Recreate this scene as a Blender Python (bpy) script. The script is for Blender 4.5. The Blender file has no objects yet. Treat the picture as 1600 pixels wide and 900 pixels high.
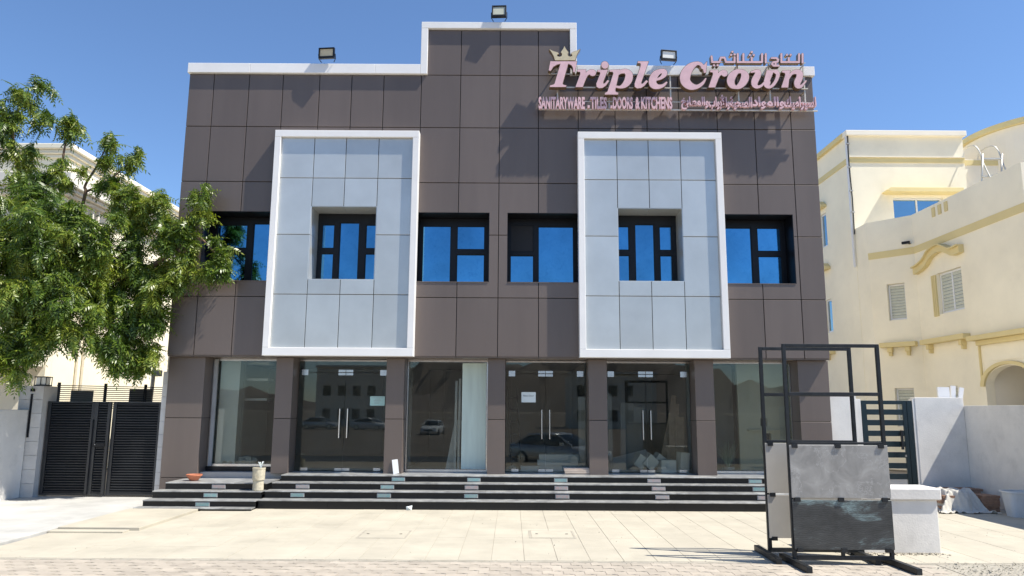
import bpy, math, random
import numpy as np
from mathutils import Vector, Matrix
random.seed(7); rng = np.random.default_rng(7)
SC = bpy.context.scene; COL = SC.collection
# ------------------------------------------------------------------ camera, sky, sun, exposure
F = 1150.0; PIT = math.radians(9.3188); ROL = math.radians(-0.3417); EYE = 1.9
_r = Vector((1, 0, 0)); FW = Vector((0, math.cos(PIT), math.sin(PIT))); _u = Vector((0, -math.sin(PIT), math.cos(PIT)))
RT = _r * math.cos(ROL) - _u * math.sin(ROL); UP = _r * math.sin(ROL) + _u * math.cos(ROL)
cd = bpy.data.cameras.new('camera'); cam = bpy.data.objects.new('camera', cd); COL.objects.link(cam)
cam.matrix_world = Matrix(((RT.x, UP.x, -FW.x, 0), (RT.y, UP.y, -FW.y, 0), (RT.z, UP.z, -FW.z, EYE), (0, 0, 0, 1)))
cd.sensor_width = 36; cd.lens = 36 * F / 1600; cd.clip_end = 6000; cd.clip_start = 0.05
SC.camera = cam
SUN = Vector((1, -0.31, 1.58)).normalized()
ELEV = math.asin(SUN.z); AZ = math.atan2(SUN.x, SUN.y)
w = bpy.data.worlds.new('World'); SC.world = w; w.use_nodes = True
nt = w.node_tree; bg = nt.nodes['Background']; sky = nt.nodes.new('ShaderNodeTexSky')
sky.sky_type = 'NISHITA'; sky.sun_disc = False; sky.sun_elevation = ELEV; sky.sun_rotation = AZ
sky.air_density = 0.95; sky.dust_density = 0.1; sky.ozone_density = 7.5; sky.altitude = 0
nt.links.new(sky.outputs[0], bg.inputs[0]); bg.inputs[1].default_value = 0.105
sl = bpy.data.lights.new('sun', 'SUN'); sl.energy = 4.3; sl.angle = math.radians(0.53); sl.color = (1.0, 0.95, 0.86)
so = bpy.data.objects.new('sun', sl); COL.objects.link(so); so.rotation_euler = SUN.to_track_quat('Z', 'Y').to_euler()
SC.view_settings.view_transform = 'Standard'; SC.view_settings.look = 'None'
SC.view_settings.exposure = 0.85; SC.view_settings.gamma = 1
SC.cycles.max_bounces = 8; SC.cycles.transparent_max_bounces = 12

def at(px, py, Y):          # the place on the vertical plane y=Y seen at a point of the photograph
    d = RT * ((px - 800) / F) + UP * ((450 - py) / F) + FW
    d = d * (Y / d.y); return Vector((d.x, Y, d.z + EYE))
# ------------------------------------------------------------------ materials
def mat(name, col, rough=0.6, metal=0.0, var=0.12, vs=2.0, bump=0.0, bs=30.0, rand=0.0, spec=0.5, col2=None, stain=0.0, ss=0.8, streak=False, bd=0.01):
    m = bpy.data.materials.new(name); m.use_nodes = True; n = m.node_tree.nodes; l = m.node_tree.links
    b = n['Principled BSDF']; b.inputs['Roughness'].default_value = rough; b.inputs['Metallic'].default_value = metal
    b.inputs['Specular IOR Level'].default_value = spec
    g = n.new('ShaderNodeNewGeometry')
    nz = n.new('ShaderNodeTexNoise'); nz.inputs['Scale'].default_value = vs; nz.inputs['Detail'].default_value = 6; nz.inputs['Roughness'].default_value = .6
    if streak:
        mp = n.new('ShaderNodeMapping'); mp.inputs['Scale'].default_value = (1, 1, .12); l.new(g.outputs['Position'], mp.inputs[0]); l.new(mp.outputs[0], nz.inputs['Vector'])
    else: l.new(g.outputs['Position'], nz.inputs['Vector'])
    cr = n.new('ShaderNodeValToRGB'); cr.color_ramp.elements[0].position = .3; cr.color_ramp.elements[1].position = .7
    c2 = col2 or [c * (1 - var) for c in col]; c1 = col if col2 else [min(1, c * (1 + var)) for c in col]
    cr.color_ramp.elements[0].color = (*c2, 1); cr.color_ramp.elements[1].color = (*c1, 1)
    l.new(nz.outputs[0], cr.inputs[0]); out = cr.outputs[0]
    if stain:
        n2 = n.new('ShaderNodeTexNoise'); n2.inputs['Scale'].default_value = ss; n2.inputs['Detail'].default_value = 9; n2.inputs['Roughness'].default_value = .7
        l.new(g.outputs['Position'], n2.inputs['Vector'])
        r2 = n.new('ShaderNodeMapRange'); r2.inputs[1].default_value = .52; r2.inputs[2].default_value = .75; r2.inputs[4].default_value = stain
        l.new(n2.outputs[0], r2.inputs[0])
        mx = n.new('ShaderNodeMix'); mx.data_type = 'RGBA'; mx.inputs[7].default_value = (*[c * .45 for c in col], 1)
        l.new(r2.outputs[0], mx.inputs[0]); l.new(out, mx.inputs[6]); out = mx.outputs[2]
    if rand:
        oi = n.new('ShaderNodeObjectInfo'); mr = n.new('ShaderNodeMapRange'); mr.inputs[3].default_value = 1 - rand; mr.inputs[4].default_value = 1 + rand
        l.new(oi.outputs['Random'], mr.inputs[0]); vm = n.new('ShaderNodeVectorMath'); vm.operation = 'SCALE'
        l.new(out, vm.inputs[0]); l.new(mr.outputs[0], vm.inputs['Scale']); out = vm.outputs[0]
    l.new(out, b.inputs['Base Color'])
    if bump:
        nb = n.new('ShaderNodeTexNoise'); nb.inputs['Scale'].default_value = bs; nb.inputs['Detail'].default_value = 5
        l.new(g.outputs['Position'], nb.inputs['Vector']); bp = n.new('ShaderNodeBump'); bp.inputs['Strength'].default_value = bump; bp.inputs['Distance'].default_value = bd
        l.new(nb.outputs[0], bp.inputs['Height']); l.new(bp.outputs[0], b.inputs['Normal'])
    return m
M = {}
M['dark_panel'] = mat('dark_panel', (.146, .115, .098), .40, .15, .11, 1.1, .16, 1.3, .07, streak=True, bd=.03)
M['dark_core'] = mat('dark_core', (.018, .018, .02), .7)
M['silver_panel'] = mat('silver_panel', (.535, .55, .535), .32, .42, .08, 1.0, .14, 1.1, .06, bd=.02)
M['silver_core'] = mat('silver_core', (.05, .055, .06), .7)
M['white_trim'] = mat('white_trim', (.83, .81, .78), .38, 0, .04, 1.5, .05, 2, .02)
M['frame_black'] = mat('frame_black', (.006, .007, .010), .45, .0, spec=.3)
M['granite'] = mat('granite', (.011, .012, .013), .25, 0, .35, 60, .04, 80, .18, stain=.0, spec=.3)
M['granite_sunlit'] = mat('granite_sunlit', (.42, .42, .40), .3, 0, .3, 5, .05, 60, .15, col2=(.18, .18, .18))  # black granite lightened for dust and for sunlight painted onto the treads
M['white_wall'] = mat('white_wall', (.72, .69, .64), .85, 0, .10, 1.6, .3, 40, 0, stain=.28, ss=2.6)
M['block_wall'] = mat('block_wall', (.55, .53, .50), .85, 0, .10, 3, .2, 50, .05)
M['cream'] = mat('cream', (.88, .81, .635), .85, 0, .06, .7, .3, 45, 0, stain=.12, ss=.9)
M['cream_pale'] = mat('cream_pale', (.84, .78, .66), .85, 0, .04, .8, .2, 45)
M['side_render'] = mat('side_render', (.66, .60, .49), .85, 0, .05, .8, .2, 45)
M['ochre_trim'] = mat('ochre_trim', (.70, .58, .29), .8, 0, .05, 1)
M['white_mould'] = mat('white_mould', (.72, .68, .60), .8, 0, .05, 1)
M['white_pvc'] = mat('white_pvc', (.72, .72, .72), .35, 0, .03, 3)
M['steel'] = mat('steel', (.62, .60, .57), .25, 1.0, .1, 6)
M['pipe_white'] = mat('pipe_white', (.62, .60, .54), .4, .6, .1, 5)
M['black_steel'] = mat('black_steel', (.018, .020, .022), .45, .3, .4, 12, .15, 60, .1)
M['gate_metal'] = mat('gate_metal', (.032, .034, .037), .40, .4, .1, 4, rand=.1)
M['gate_green'] = mat('gate_green', (.016, .030, .036), .4, .3, .1, 4)
M['slab'] = mat('slab', (.45, .41, .325), .85, 0, .10, 1.3, .3, 55, .03, stain=.30, ss=1.4)
M['mortar'] = mat('mortar', (.38, .345, .28), .95, 0, .15, 6, .3, 60)
M['paver'] = mat('paver', (.40, .35, .285), .9, 0, .14, 3, .45, 70, .09, stain=.3, ss=1.6)
M['concrete_white'] = mat('concrete_white', (.45, .44, .41), .85, 0, .14, 1.4, .25, 40, 0, stain=.35, ss=1.8)
M['sand'] = mat('sand', (.36, .30, .22), .95, 0, .2, .7, .6, 20, 0, stain=.3, ss=.2)
M['gravel'] = mat('gravel', (.36, .33, .27), .95, 0, .3, 30, .8, 60)
M['tarmac'] = mat('tarmac', (.06, .06, .062), .9, 0, .2, 3, .4, 60)
M['bark'] = mat('bark', (.16, .10, .065), .9, 0, .3, 10, .6, 40)
M['pink_letter'] = mat('pink_letter', (.74, .48, .50), .38, 0, .10, 5, .05, 20, .05)
M['gold_edge'] = mat('gold_edge', (.30, .20, .11), .3, .7, .35, 9)
M['gold_face'] = mat('gold_face', (.75, .60, .36), .35, .35, .12, 10)
M['rail'] = mat('rail', (.66, .60, .50), .4, .3, .2, 8)
M['terracotta'] = mat('terracotta', (.50, .17, .085), .7, 0, .15, 20, .2, 60)
M['stone_pot'] = mat('stone_pot', (.50, .45, .33), .9, 0, .2, 20, .5, 60)
M['cardboard'] = mat('cardboard', (.62, .50, .40), .85, 0, .1, 6, rand=.1)
M['white_board'] = mat('white_board', (.82, .81, .77), .6, 0, .05, 3, rand=.1)
M['wood'] = mat('wood', (.30, .22, .15), .7, 0, .2, 8, rand=.2)
M['brick'] = mat('brick', (.34, .20, .13), .85, 0, .2, 20, .4, 60, .15)
M['cloth'] = mat('cloth', (.55, .52, .46), .9, 0, .08, 10, .4, 60)
M['tub'] = mat('tub', (.62, .63, .63), .5, 0, .06, 5)
M['soil'] = mat('soil', (.07, .05, .035), .95)
M['interior'] = mat('interior', (.34, .33, .31), .8, 0, .1, .8)
M['interior_floor'] = mat('interior_floor', (.38, .36, .33), .35, 0, .1, 1)
M['interior_light'] = mat('interior_light', (.82, .83, .77), .7, 0, .05, 2)
M['frosted'] = mat('frosted', (.58, .68, .60), .5, 0, .18, 3, streak=True)
M['paper'] = mat('paper', (.72, .78, .76), .6, 0, .02)
M['paper_green'] = mat('paper_green', (.42, .64, .60), .6, 0, .03)
M['ink'] = mat('ink', (.06, .07, .07), .7)
M['lens_cream'] = mat('lens_cream', (.62, .52, .33), .3, 0, .08, 8)
M['lens_grey'] = mat('lens_grey', (.46, .47, .38), .3, 0, .08, 8)
M['lens_white'] = mat('lens_white', (.85, .84, .78), .2, 0, .03, 8)
M['teal_light'] = mat('teal_light', (.16, .34, .34), .25, 0, .35, 20, rand=.15, col2=(.30, .36, .34))
M['pink_light'] = mat('pink_light', (.42, .27, .25), .25, 0, .3, 20, rand=.15, col2=(.30, .34, .33))
M['display_beige'] = mat('display_beige', (.66, .62, .48), .7, 0, .05, 2)
M['beige_tile'] = mat('beige_tile', (.43, .40, .35), .45, 0, .05, 3, .05, 20)
M['shutter'] = mat('shutter', (.52, .54, .47), .6, 0, .08, 9)
M['dark_glass'] = mat('dark_glass', (.02, .025, .03), .05, 0, .1)
M['car_paint'] = mat('car_paint', (.56, .57, .58), .25, .5, .03)
M['car_white'] = mat('car_white', (.75, .75, .74), .25, .1, .03)
M['rubber'] = mat('rubber', (.02, .02, .02), .8)
M['hill'] = mat('hill', (.16, .13, .11), .95, 0, .25, .01, 0)
M['agave'] = mat('agave', (.16, .30, .20), .5, 0, .3, 12, col2=(.45, .50, .40))
M['pebble'] = mat('pebble', (.66, .66, .62), .7, 0, .3, 40, .6, 60)
M['camera_grey'] = mat('camera_grey', (.35, .35, .34), .5)
M['cable'] = mat('cable', (.03, .03, .03), .6)

def leaf_mat():
    m = bpy.data.materials.new('leaf'); m.use_nodes = True; n = m.node_tree.nodes; l = m.node_tree.links
    b = n['Principled BSDF']; b.inputs['Roughness'].default_value = .38; b.inputs['Specular IOR Level'].default_value = .5
    g = n.new('ShaderNodeNewGeometry'); cr = n.new('ShaderNodeValToRGB'); e = cr.color_ramp.elements
    e[0].color = (.020, .045, .008, 1); e[1].color = (.27, .30, .04, 1); x = e.new(.5); x.color = (.090, .15, .018, 1)  # random leaf tones; dark and yellow ends also imitate shaded gaps and sunlit sprays
    nz = n.new('ShaderNodeTexNoise'); nz.inputs['Scale'].default_value = 1.6; l.new(g.outputs['Position'], nz.inputs['Vector'])
    ma = n.new('ShaderNodeMath'); ma.operation = 'MULTIPLY_ADD'; ma.inputs[1].default_value = .5; l.new(g.outputs['Random Per Island'], ma.inputs[0])
    mb = n.new('ShaderNodeMath'); mb.operation = 'MULTIPLY_ADD'; mb.inputs[1].default_value = 1.5; mb.inputs[2].default_value = -.45; l.new(nz.outputs[0], mb.inputs[0]); l.new(mb.outputs[0], ma.inputs[2])
    l.new(ma.outputs[0], cr.inputs[0]); l.new(cr.outputs[0], b.inputs['Base Color'])
    tr = n.new('ShaderNodeBsdfTranslucent'); vm = n.new('ShaderNodeVectorMath'); vm.operation = 'MULTIPLY'; vm.inputs[1].default_value = (1.5, 1.7, .7)
    l.new(cr.outputs[0], vm.inputs[0]); l.new(vm.outputs[0], tr.inputs[0])
    mx = n.new('ShaderNodeMixShader'); mx.inputs[0].default_value = .24; l.new(b.outputs[0], mx.inputs[1]); l.new(tr.outputs[0], mx.inputs[2])
    l.new(mx.outputs[0], n['Material Output'].inputs[0]); return m
M['leaf'] = leaf_mat()

def glass_mat(name, tint, boost, rtint=(1, 1, 1), smudge=0.0):
    m = bpy.data.materials.new(name); m.use_nodes = True; n = m.node_tree.nodes; l = m.node_tree.links
    n.remove(n['Principled BSDF']); t = n.new('ShaderNodeBsdfTransparent'); t.inputs[0].default_value = (*tint, 1)
    gl = n.new('ShaderNodeBsdfGlossy'); gl.inputs['Roughness'].default_value = .0; gl.inputs[0].default_value = (*rtint, 1)
    fr = n.new('ShaderNodeFresnel'); fr.inputs[0].default_value = 1.5
    mt = n.new('ShaderNodeMath'); mt.operation = 'MULTIPLY'; mt.inputs[1].default_value = boost; mt.use_clamp = True; l.new(fr.outputs[0], mt.inputs[0])
    mx = n.new('ShaderNodeMixShader'); l.new(mt.outputs[0], mx.inputs[0]); l.new(t.outputs[0], mx.inputs[1]); l.new(gl.outputs[0], mx.inputs[2])
    fin = mx.outputs[0]
    if smudge:
        d = n.new('ShaderNodeBsdfDiffuse'); d.inputs[0].default_value = (.5, .55, .5, 1)
        g = n.new('ShaderNodeNewGeometry'); nz = n.new('ShaderNodeTexNoise'); nz.inputs['Scale'].default_value = 2.5; nz.inputs['Detail'].default_value = 8
        l.new(g.outputs['Position'], nz.inputs['Vector']); mr = n.new('ShaderNodeMapRange'); mr.inputs[1].default_value = .35; mr.inputs[2].default_value = .8; mr.inputs[4].default_value = smudge
        l.new(nz.outputs[0], mr.inputs[0]); m2 = n.new('ShaderNodeMixShader'); l.new(mr.outputs[0], m2.inputs[0]); l.new(fin, m2.inputs[1]); l.new(d.outputs[0], m2.inputs[2]); fin = m2.outputs[0]
    l.new(fin, n['Material Output'].inputs[0]); return m
M['shop_glass'] = glass_mat('shop_glass', (.82, .84, .82), 1.1, (.92, .96, .94), .02)
def blue_mat():
    m = bpy.data.materials.new('blue_glass'); m.use_nodes = True; n = m.node_tree.nodes; l = m.node_tree.links
    b = n['Principled BSDF']; b.inputs['Metallic'].default_value = 1; b.inputs['Roughness'].default_value = .07
    g = n.new('ShaderNodeNewGeometry'); nz = n.new('ShaderNodeTexNoise'); nz.inputs['Scale'].default_value = 9; nz.inputs['Detail'].default_value = 10; nz.inputs['Roughness'].default_value = .75
    nz.inputs['Distortion'].default_value = 1.5
    l.new(g.outputs['Position'], nz.inputs['Vector']); cr = n.new('ShaderNodeValToRGB'); e = cr.color_ramp.elements
    e[0].position = .30; e[0].color = (.06, .19, .33, 1); e[1].position = .44; e[1].color = (.08, .245, .40, 1); x = e.new(.8); x.color = (.11, .285, .44, 1)
    l.new(nz.outputs[0], cr.inputs[0])
    n2 = n.new('ShaderNodeTexNoise'); n2.inputs['Scale'].default_value = .9; n2.inputs['Detail'].default_value = 3; l.new(g.outputs['Position'], n2.inputs['Vector'])
    oi = n.new('ShaderNodeObjectInfo'); mr = n.new('ShaderNodeMapRange'); mr.inputs[3].default_value = -.10; mr.inputs[4].default_value = .12; l.new(oi.outputs['Random'], mr.inputs[0])
    m3 = n.new('ShaderNodeMapRange'); m3.inputs[1].default_value = .3; m3.inputs[2].default_value = .7; m3.inputs[3].default_value = .82; m3.inputs[4].default_value = 1.18; l.new(n2.outputs[0], m3.inputs[0])  # broad drift in the tint imitates uneven sky reflection
    ad = n.new('ShaderNodeMath'); l.new(mr.outputs[0], ad.inputs[0]); l.new(m3.outputs[0], ad.inputs[1])
    vm = n.new('ShaderNodeVectorMath'); vm.operation = 'SCALE'; l.new(cr.outputs[0], vm.inputs[0]); l.new(ad.outputs[0], vm.inputs['Scale']); l.new(vm.outputs[0], b.inputs['Base Color'])
    bp = n.new('ShaderNodeBump'); bp.inputs['Strength'].default_value = .12; bp.inputs['Distance'].default_value = .03; l.new(n2.outputs[0], bp.inputs['Height']); l.new(bp.outputs[0], b.inputs['Normal']); return m
M['blue_glass'] = blue_mat()
M['villa_glass'] = mat('villa_glass', (.28, .40, .46), .05, 1.0, .04, 2)
def marble_mat(name, base, vein, dark=False):
    m = bpy.data.materials.new(name); m.use_nodes = True; n = m.node_tree.nodes; l = m.node_tree.links
    b = n['Principled BSDF']; b.inputs['Roughness'].default_value = .4; g = n.new('ShaderNodeNewGeometry')
    def noise(sc, det=8, dist=0.0, ro=.6):
        z = n.new('ShaderNodeTexNoise'); z.inputs['Scale'].default_value = sc; z.inputs['Detail'].default_value = det; z.inputs['Distortion'].default_value = dist; z.inputs['Roughness'].default_value = ro
        l.new(g.outputs['Position'], z.inputs['Vector']); return z.outputs[0]
    cr = n.new('ShaderNodeValToRGB'); e = cr.color_ramp.elements
    if not dark:
        e[0].position = .35; e[0].color = (*[c * .82 for c in base], 1); e[1].position = .7; e[1].color = (*[c * 1.3 for c in base], 1); l.new(noise(4.0, 10, .8), cr.inputs[0])
        v = n.new('ShaderNodeMath'); v.operation = 'SUBTRACT'; v.inputs[1].default_value = .5; l.new(noise(2.2, 9, .25, .62), v.inputs[0])
        a = n.new('ShaderNodeMath'); a.operation = 'ABSOLUTE'; l.new(v.outputs[0], a.inputs[0])
        mr = n.new('ShaderNodeMapRange'); mr.inputs[1].default_value = 0; mr.inputs[2].default_value = .008; mr.inputs[3].default_value = .9; mr.inputs[4].default_value = 0; l.new(a.outputs[0], mr.inputs[0])
        mm = n.new('ShaderNodeMath'); mm.operation = 'MULTIPLY'; l.new(mr.outputs[0], mm.inputs[0]); l.new(noise(3.1, 4, 0), mm.inputs[1])
        mx = n.new('ShaderNodeMix'); mx.data_type = 'RGBA'; mx.inputs[7].default_value = (*vein, 1); l.new(mm.outputs[0], mx.inputs[0]); l.new(cr.outputs[0], mx.inputs[6]); l.new(mx.outputs[2], b.inputs['Base Color'])
    else:
        e[0].position = .36; e[0].color = (*[c * .55 for c in base], 1); e[1].position = .66; e[1].color = (*vein, 1); x = e.new(.54); x.color = (*base, 1)
        mp = n.new('ShaderNodeMapping'); mp.inputs['Scale'].default_value = (.8, 1, 1.9); mp.inputs['Location'].default_value = (3.3, 0, 1.2); l.new(g.outputs['Position'], mp.inputs[0])
        z = n.new('ShaderNodeTexNoise'); z.inputs['Scale'].default_value = 2.1; z.inputs['Detail'].default_value = 12; z.inputs['Roughness'].default_value = .68; z.inputs['Distortion'].default_value = .5
        l.new(mp.outputs[0], z.inputs['Vector']); l.new(z.outputs[0], cr.inputs[0])
        wv = n.new('ShaderNodeTexWave'); wv.wave_type = 'BANDS'; wv.bands_direction = 'Z'; wv.inputs['Scale'].default_value = 14; wv.inputs['Distortion'].default_value = 9; wv.inputs['Detail'].default_value = 4
        l.new(g.outputs['Position'], wv.inputs['Vector']); mr = n.new('ShaderNodeMapRange'); mr.inputs[3].default_value = .72; mr.inputs[4].default_value = 1.12; l.new(wv.outputs[1], mr.inputs[0])
        vm = n.new('ShaderNodeVectorMath'); vm.operation = 'SCALE'; l.new(cr.outputs[0], vm.inputs[0]); l.new(mr.outputs[0], vm.inputs['Scale']); l.new(vm.outputs[0], b.inputs['Base Color'])
    return m
M['marble'] = marble_mat('marble', (.29, .28, .26), (.50, .49, .47))
M['patina'] = marble_mat('patina', (.060, .062, .060), (.20, .27, .27), True)

# ------------------------------------------------------------------ object helpers
WO = {}
def tag(o, label=None, cat=None, group=None, kind=None):
    if label: o['label'] = label
    if cat: o['category'] = cat
    if group: o['group'] = group
    if kind: o['kind'] = kind
    return o
def thing(name, label, cat, loc=(0, 0, 0), group=None):
    o = bpy.data.objects.new(name, None); COL.objects.link(o); o.location = loc; o.empty_display_size = .2
    WO[o.name] = Vector(loc); return tag(o, label, cat, group)
def link(name, me, parent=None, loc=None, smooth=False):
    o = bpy.data.objects.new(name, me); COL.objects.link(o)
    wl = Vector(loc) if loc is not None else Vector((0, 0, 0))
    if parent: o.parent = parent; o.location = wl - WO[parent.name]
    else: o.location = wl
    WO[o.name] = wl
    return o
class MB:
    def __init__(s): s.v = []; s.f = []
    def add(s, v, f):
        k = len(s.v); s.v += [tuple(p) for p in v]; s.f += [tuple(i + k for i in q) for q in f]; return s
    def box(s, x0, x1, y0, y1, z0, z1):
        v = [(x, y, z) for z in (z0, z1) for y in (y0, y1) for x in (x0, x1)]
        return s.add(v, [(0, 2, 3, 1), (4, 5, 7, 6), (0, 1, 5, 4), (2, 6, 7, 3), (0, 4, 6, 2), (1, 3, 7, 5)])
    def cbox(s, x0, x1, y0, y1, z0, z1, c=.006):   # box with its four front (y0) edges chamfered
        a = [(x0, y1, z0), (x1, y1, z0), (x1, y1, z1), (x0, y1, z1)]; b = [(x0, y0 + c, z0), (x1, y0 + c, z0), (x1, y0 + c, z1), (x0, y0 + c, z1)]
        d = [(x0 + c, y0, z0 + c), (x1 - c, y0, z0 + c), (x1 - c, y0, z1 - c), (x0 + c, y0, z1 - c)]
        f = [(3, 2, 1, 0), (8, 9, 10, 11)]
        for i in range(4):
            j = (i + 1) % 4; f += [(i, j, 4 + j, 4 + i), (4 + i, 4 + j, 8 + j, 8 + i)]
        return s.add(a + b + d, f)
    def tube(s, pts, r, n=8, cap=True):
        pts = [Vector(p) for p in pts]; rs = r if isinstance(r, (list, tuple)) else [r] * len(pts); k = len(s.v); up = Vector((0, 0, 1)); pv = None
        for i, p in enumerate(pts):
            t = (pts[min(i + 1, len(pts) - 1)] - pts[max(i - 1, 0)]).normalized()
            if pv is None:
                a = Vector((1, 0, 0)) if abs(t.z) > .9 else up; pv = t.cross(a).normalized()
            else: pv = (pv - t * pv.dot(t)).normalized()
            q = t.cross(pv)
            for j in range(n):
                an = 2 * math.pi * j / n; s.v.append(tuple(p + (pv * math.cos(an) + q * math.sin(an)) * rs[i]))
        for i in range(len(pts) - 1):
            for j in range(n):
                a = k + i * n + j; b = k + i * n + (j + 1) % n; s.f.append((a, b, b + n, a + n))
        if cap: s.f.append(tuple(k + j for j in reversed(range(n)))); s.f.append(tuple(k + (len(pts) - 1) * n + j for j in range(n)))
        return s
    def prism(s, poly, a0, a1, axis='y'):
        n = len(poly); P = []
        for a in (a0, a1):
            for (p, q) in poly: P.append({'y': (p, a, q), 'z': (p, q, a), 'x': (a, p, q)}[axis])
        return s.add(P, [tuple(range(n)), tuple(reversed(range(n, 2 * n)))] + [(i, i + n, (i + 1) % n + n, (i + 1) % n) for i in range(n)])
    def lathe(s, c, prof, n=20):
        k = len(s.v)
        for (r, z) in prof:
            for j in range(n):
                a = 2 * math.pi * j / n; s.v.append((c[0] + r * math.cos(a), c[1] + r * math.sin(a), c[2] + z))
        for i in range(len(prof) - 1):
            for j in range(n): a = k + i * n + j; b = k + i * n + (j + 1) % n; s.f.append((a, b, b + n, a + n))
        s.f.append(tuple(k + j for j in reversed(range(n)))); s.f.append(tuple(k + (len(prof) - 1) * n + j for j in range(n)))
        return s
    def parts(s, name, m, parent, xf=None, bevel=0):      # every box of the mesh as a part of its own
        for k in range(0, len(s.v), 8):
            q = MB(); q.v = s.v[k:k + 8]; q.f = [tuple(i - k for i in f) for f in s.f[k // 8 * 6:k // 8 * 6 + 6]]; q.build(name, m, parent, xf, bevel=bevel)
    def build(s, name, m, parent=None, xf=None, smooth=False, bevel=0, origin=None):
        org = WO[parent.name] if parent else Vector(origin or (0, 0, 0))
        vs = [(xf @ Vector(p)) for p in s.v] if xf else [Vector(p) for p in s.v]
        me = bpy.data.meshes.new(name); me.from_pydata([tuple(p - org) for p in vs], [], s.f); me.materials.append(M[m] if isinstance(m, str) else m)
        if smooth: me.polygons.foreach_set('use_smooth', [True] * len(me.polygons))
        me.validate(); fix_normals(me)
        o = link(name, me, parent, org)
        if bevel:
            b = o.modifiers.new('bevel', 'BEVEL'); b.width = bevel; b.segments = 2; b.limit_method = 'ANGLE'
        return o
import bmesh
def fix_normals(me):
    bm = bmesh.new(); bm.from_mesh(me); bmesh.ops.recalc_face_normals(bm, faces=bm.faces); bm.to_mesh(me); bm.free()
def cells(x0, x1, z0, z1, holes):       # split a rectangle with holes into solid cells
    xs = sorted({x0, x1} | {min(max(h[i], x0), x1) for h in holes for i in (0, 1)}); zs = sorted({z0, z1} | {min(max(h[i], z0), z1) for h in holes for i in (2, 3)})
    ok = {}
    for i in range(len(xs) - 1):
        for j in range(len(zs) - 1):
            cx = (xs[i] + xs[i + 1]) / 2; cz = (zs[j] + zs[j + 1]) / 2
            ok[i, j] = not any(h[0] < cx < h[1] and h[2] < cz < h[3] for h in holes)
    return xs, zs, ok
def plate(x0, x1, z0, z1, y0, y1, holes=()):    # solid plate (possibly L-shaped or pierced) between y0 (front) and y1
    mb = MB(); xs, zs, ok = cells(x0, x1, z0, z1, holes); idx = {}
    def vi(i, j, y):
        k = (i, j, y)
        if k not in idx: idx[k] = len(mb.v); mb.v.append((xs[i], y, zs[j]))
        return idx[k]
    for (i, j), s in ok.items():
        if not s: continue
        mb.f.append((vi(i, j, y0), vi(i + 1, j, y0), vi(i + 1, j + 1, y0), vi(i, j + 1, y0)))
        mb.f.append((vi(i, j, y1), vi(i, j + 1, y1), vi(i + 1, j + 1, y1), vi(i + 1, j, y1)))
        for (di, dj, a, b) in ((-1, 0, (i, j), (i, j + 1)), (1, 0, (i + 1, j + 1), (i + 1, j)), (0, -1, (i + 1, j), (i, j)), (0, 1, (i, j + 1), (i + 1, j + 1))):
            if not ok.get((i + di, j + dj), False): mb.f.append((vi(*a, y0), vi(*b, y0), vi(*b, y1), vi(*a, y1)))
    return mb
def copy_tree(o, parent=None):
    c = o.copy(); COL.objects.link(c); WO[c.name] = WO[o.name].copy()
    if parent: c.parent = parent
    for ch in list(o.children): copy_tree(ch, c)
    return c
def basis(p, ang):      # local x along a wall, local y into it, z up
    return Matrix.Translation(Vector(p)) @ Matrix.Rotation(ang, 4, 'Z')

# ------------------------------------------------------------------ SETTING: ground
g = MB(); xs = [-900, -60, -14, 14, 60, 900]; ys = [900, 60, 20, 7, 4, 1, -1.5, -4, -60, -900]
zt = {900: -.05, 60: -.05, 20: -.05, 7: -.05, 4: -.10, 1: -.5, -1.5: -.72, -4: -.74, -60: -.74, -900: -.74}
for y in ys:
    for x in xs: g.v.append((x, y, zt[y]))
for j in range(len(ys) - 1):
    for i in range(len(xs) - 1): a = j * 6 + i; g.f.append((a, a + 1, a + 7, a + 6))
tag(g.build('ground', 'sand'), kind='structure')
tag(MB().box(-60, 60, -9, -2.4, -.80, -.715).build('road', 'tarmac'), kind='structure')
fc = MB().box(-7.03, 12, 9.72, 17, -.045, -.006).build('forecourt', 'mortar'); tag(fc, kind='structure')
def chip(w_, d_, c=.006, h=.03):        # paving piece, origin at its corner, top at 0
    m = MB(); a = [(0, 0), (w_, 0), (w_, d_), (0, d_)]; b = [(c, c), (w_ - c, c), (w_ - c, d_ - c), (c, d_ - c)]
    v = [(x, y, -h) for x, y in a] + [(x, y, -c * .5) for x, y in a] + [(x, y, 0) for x, y in b]; f = [(8, 9, 10, 11)]
    for i in range(4): j = (i + 1) % 4; f += [(i, j, 4 + j, 4 + i), (4 + i, 4 + j, 8 + j, 8 + i)]
    me = bpy.data.meshes.new('slab'); me.from_pydata(v, [], f); fix_normals(me); return me
SW = .4235; SD = .84; slab_me = chip(SW - .005, SD - .005, .003); slab_me.materials.append(M['slab'])
n = 0
for i in range(46):
    x = -7.02 + i * SW
    for j in range(6):
        y = 9.78 + j * SD
        if y > 14.9: continue
        if x < -5.80 and y > 10.6: continue
        if x + SW > 5.9 and False: continue
        if abs(x) > y * .72 + 1: continue
        o = link('slab', slab_me, fc, (x, y, random.uniform(-.0012, .0012))); n += 1
print('slabs', n)
MB().box(-7.02, -5.76, 10.625, 14.1, -.03, -.004).build('bedding', 'slab', fc)
MB().box(5.0, 12, 14.82, 22, -.03, -.002).build('side_yard', 'concrete_white', fc)
M['earth'] = mat('earth', (.17, .135, .10), .95, 0, .3, .4, .5, 8, 0, stain=.3, ss=.15)
tag(MB().box(-400, 400, -420, -9.2, -.80, -.725).build('vacant_lot', 'earth'), kind='structure')
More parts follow.
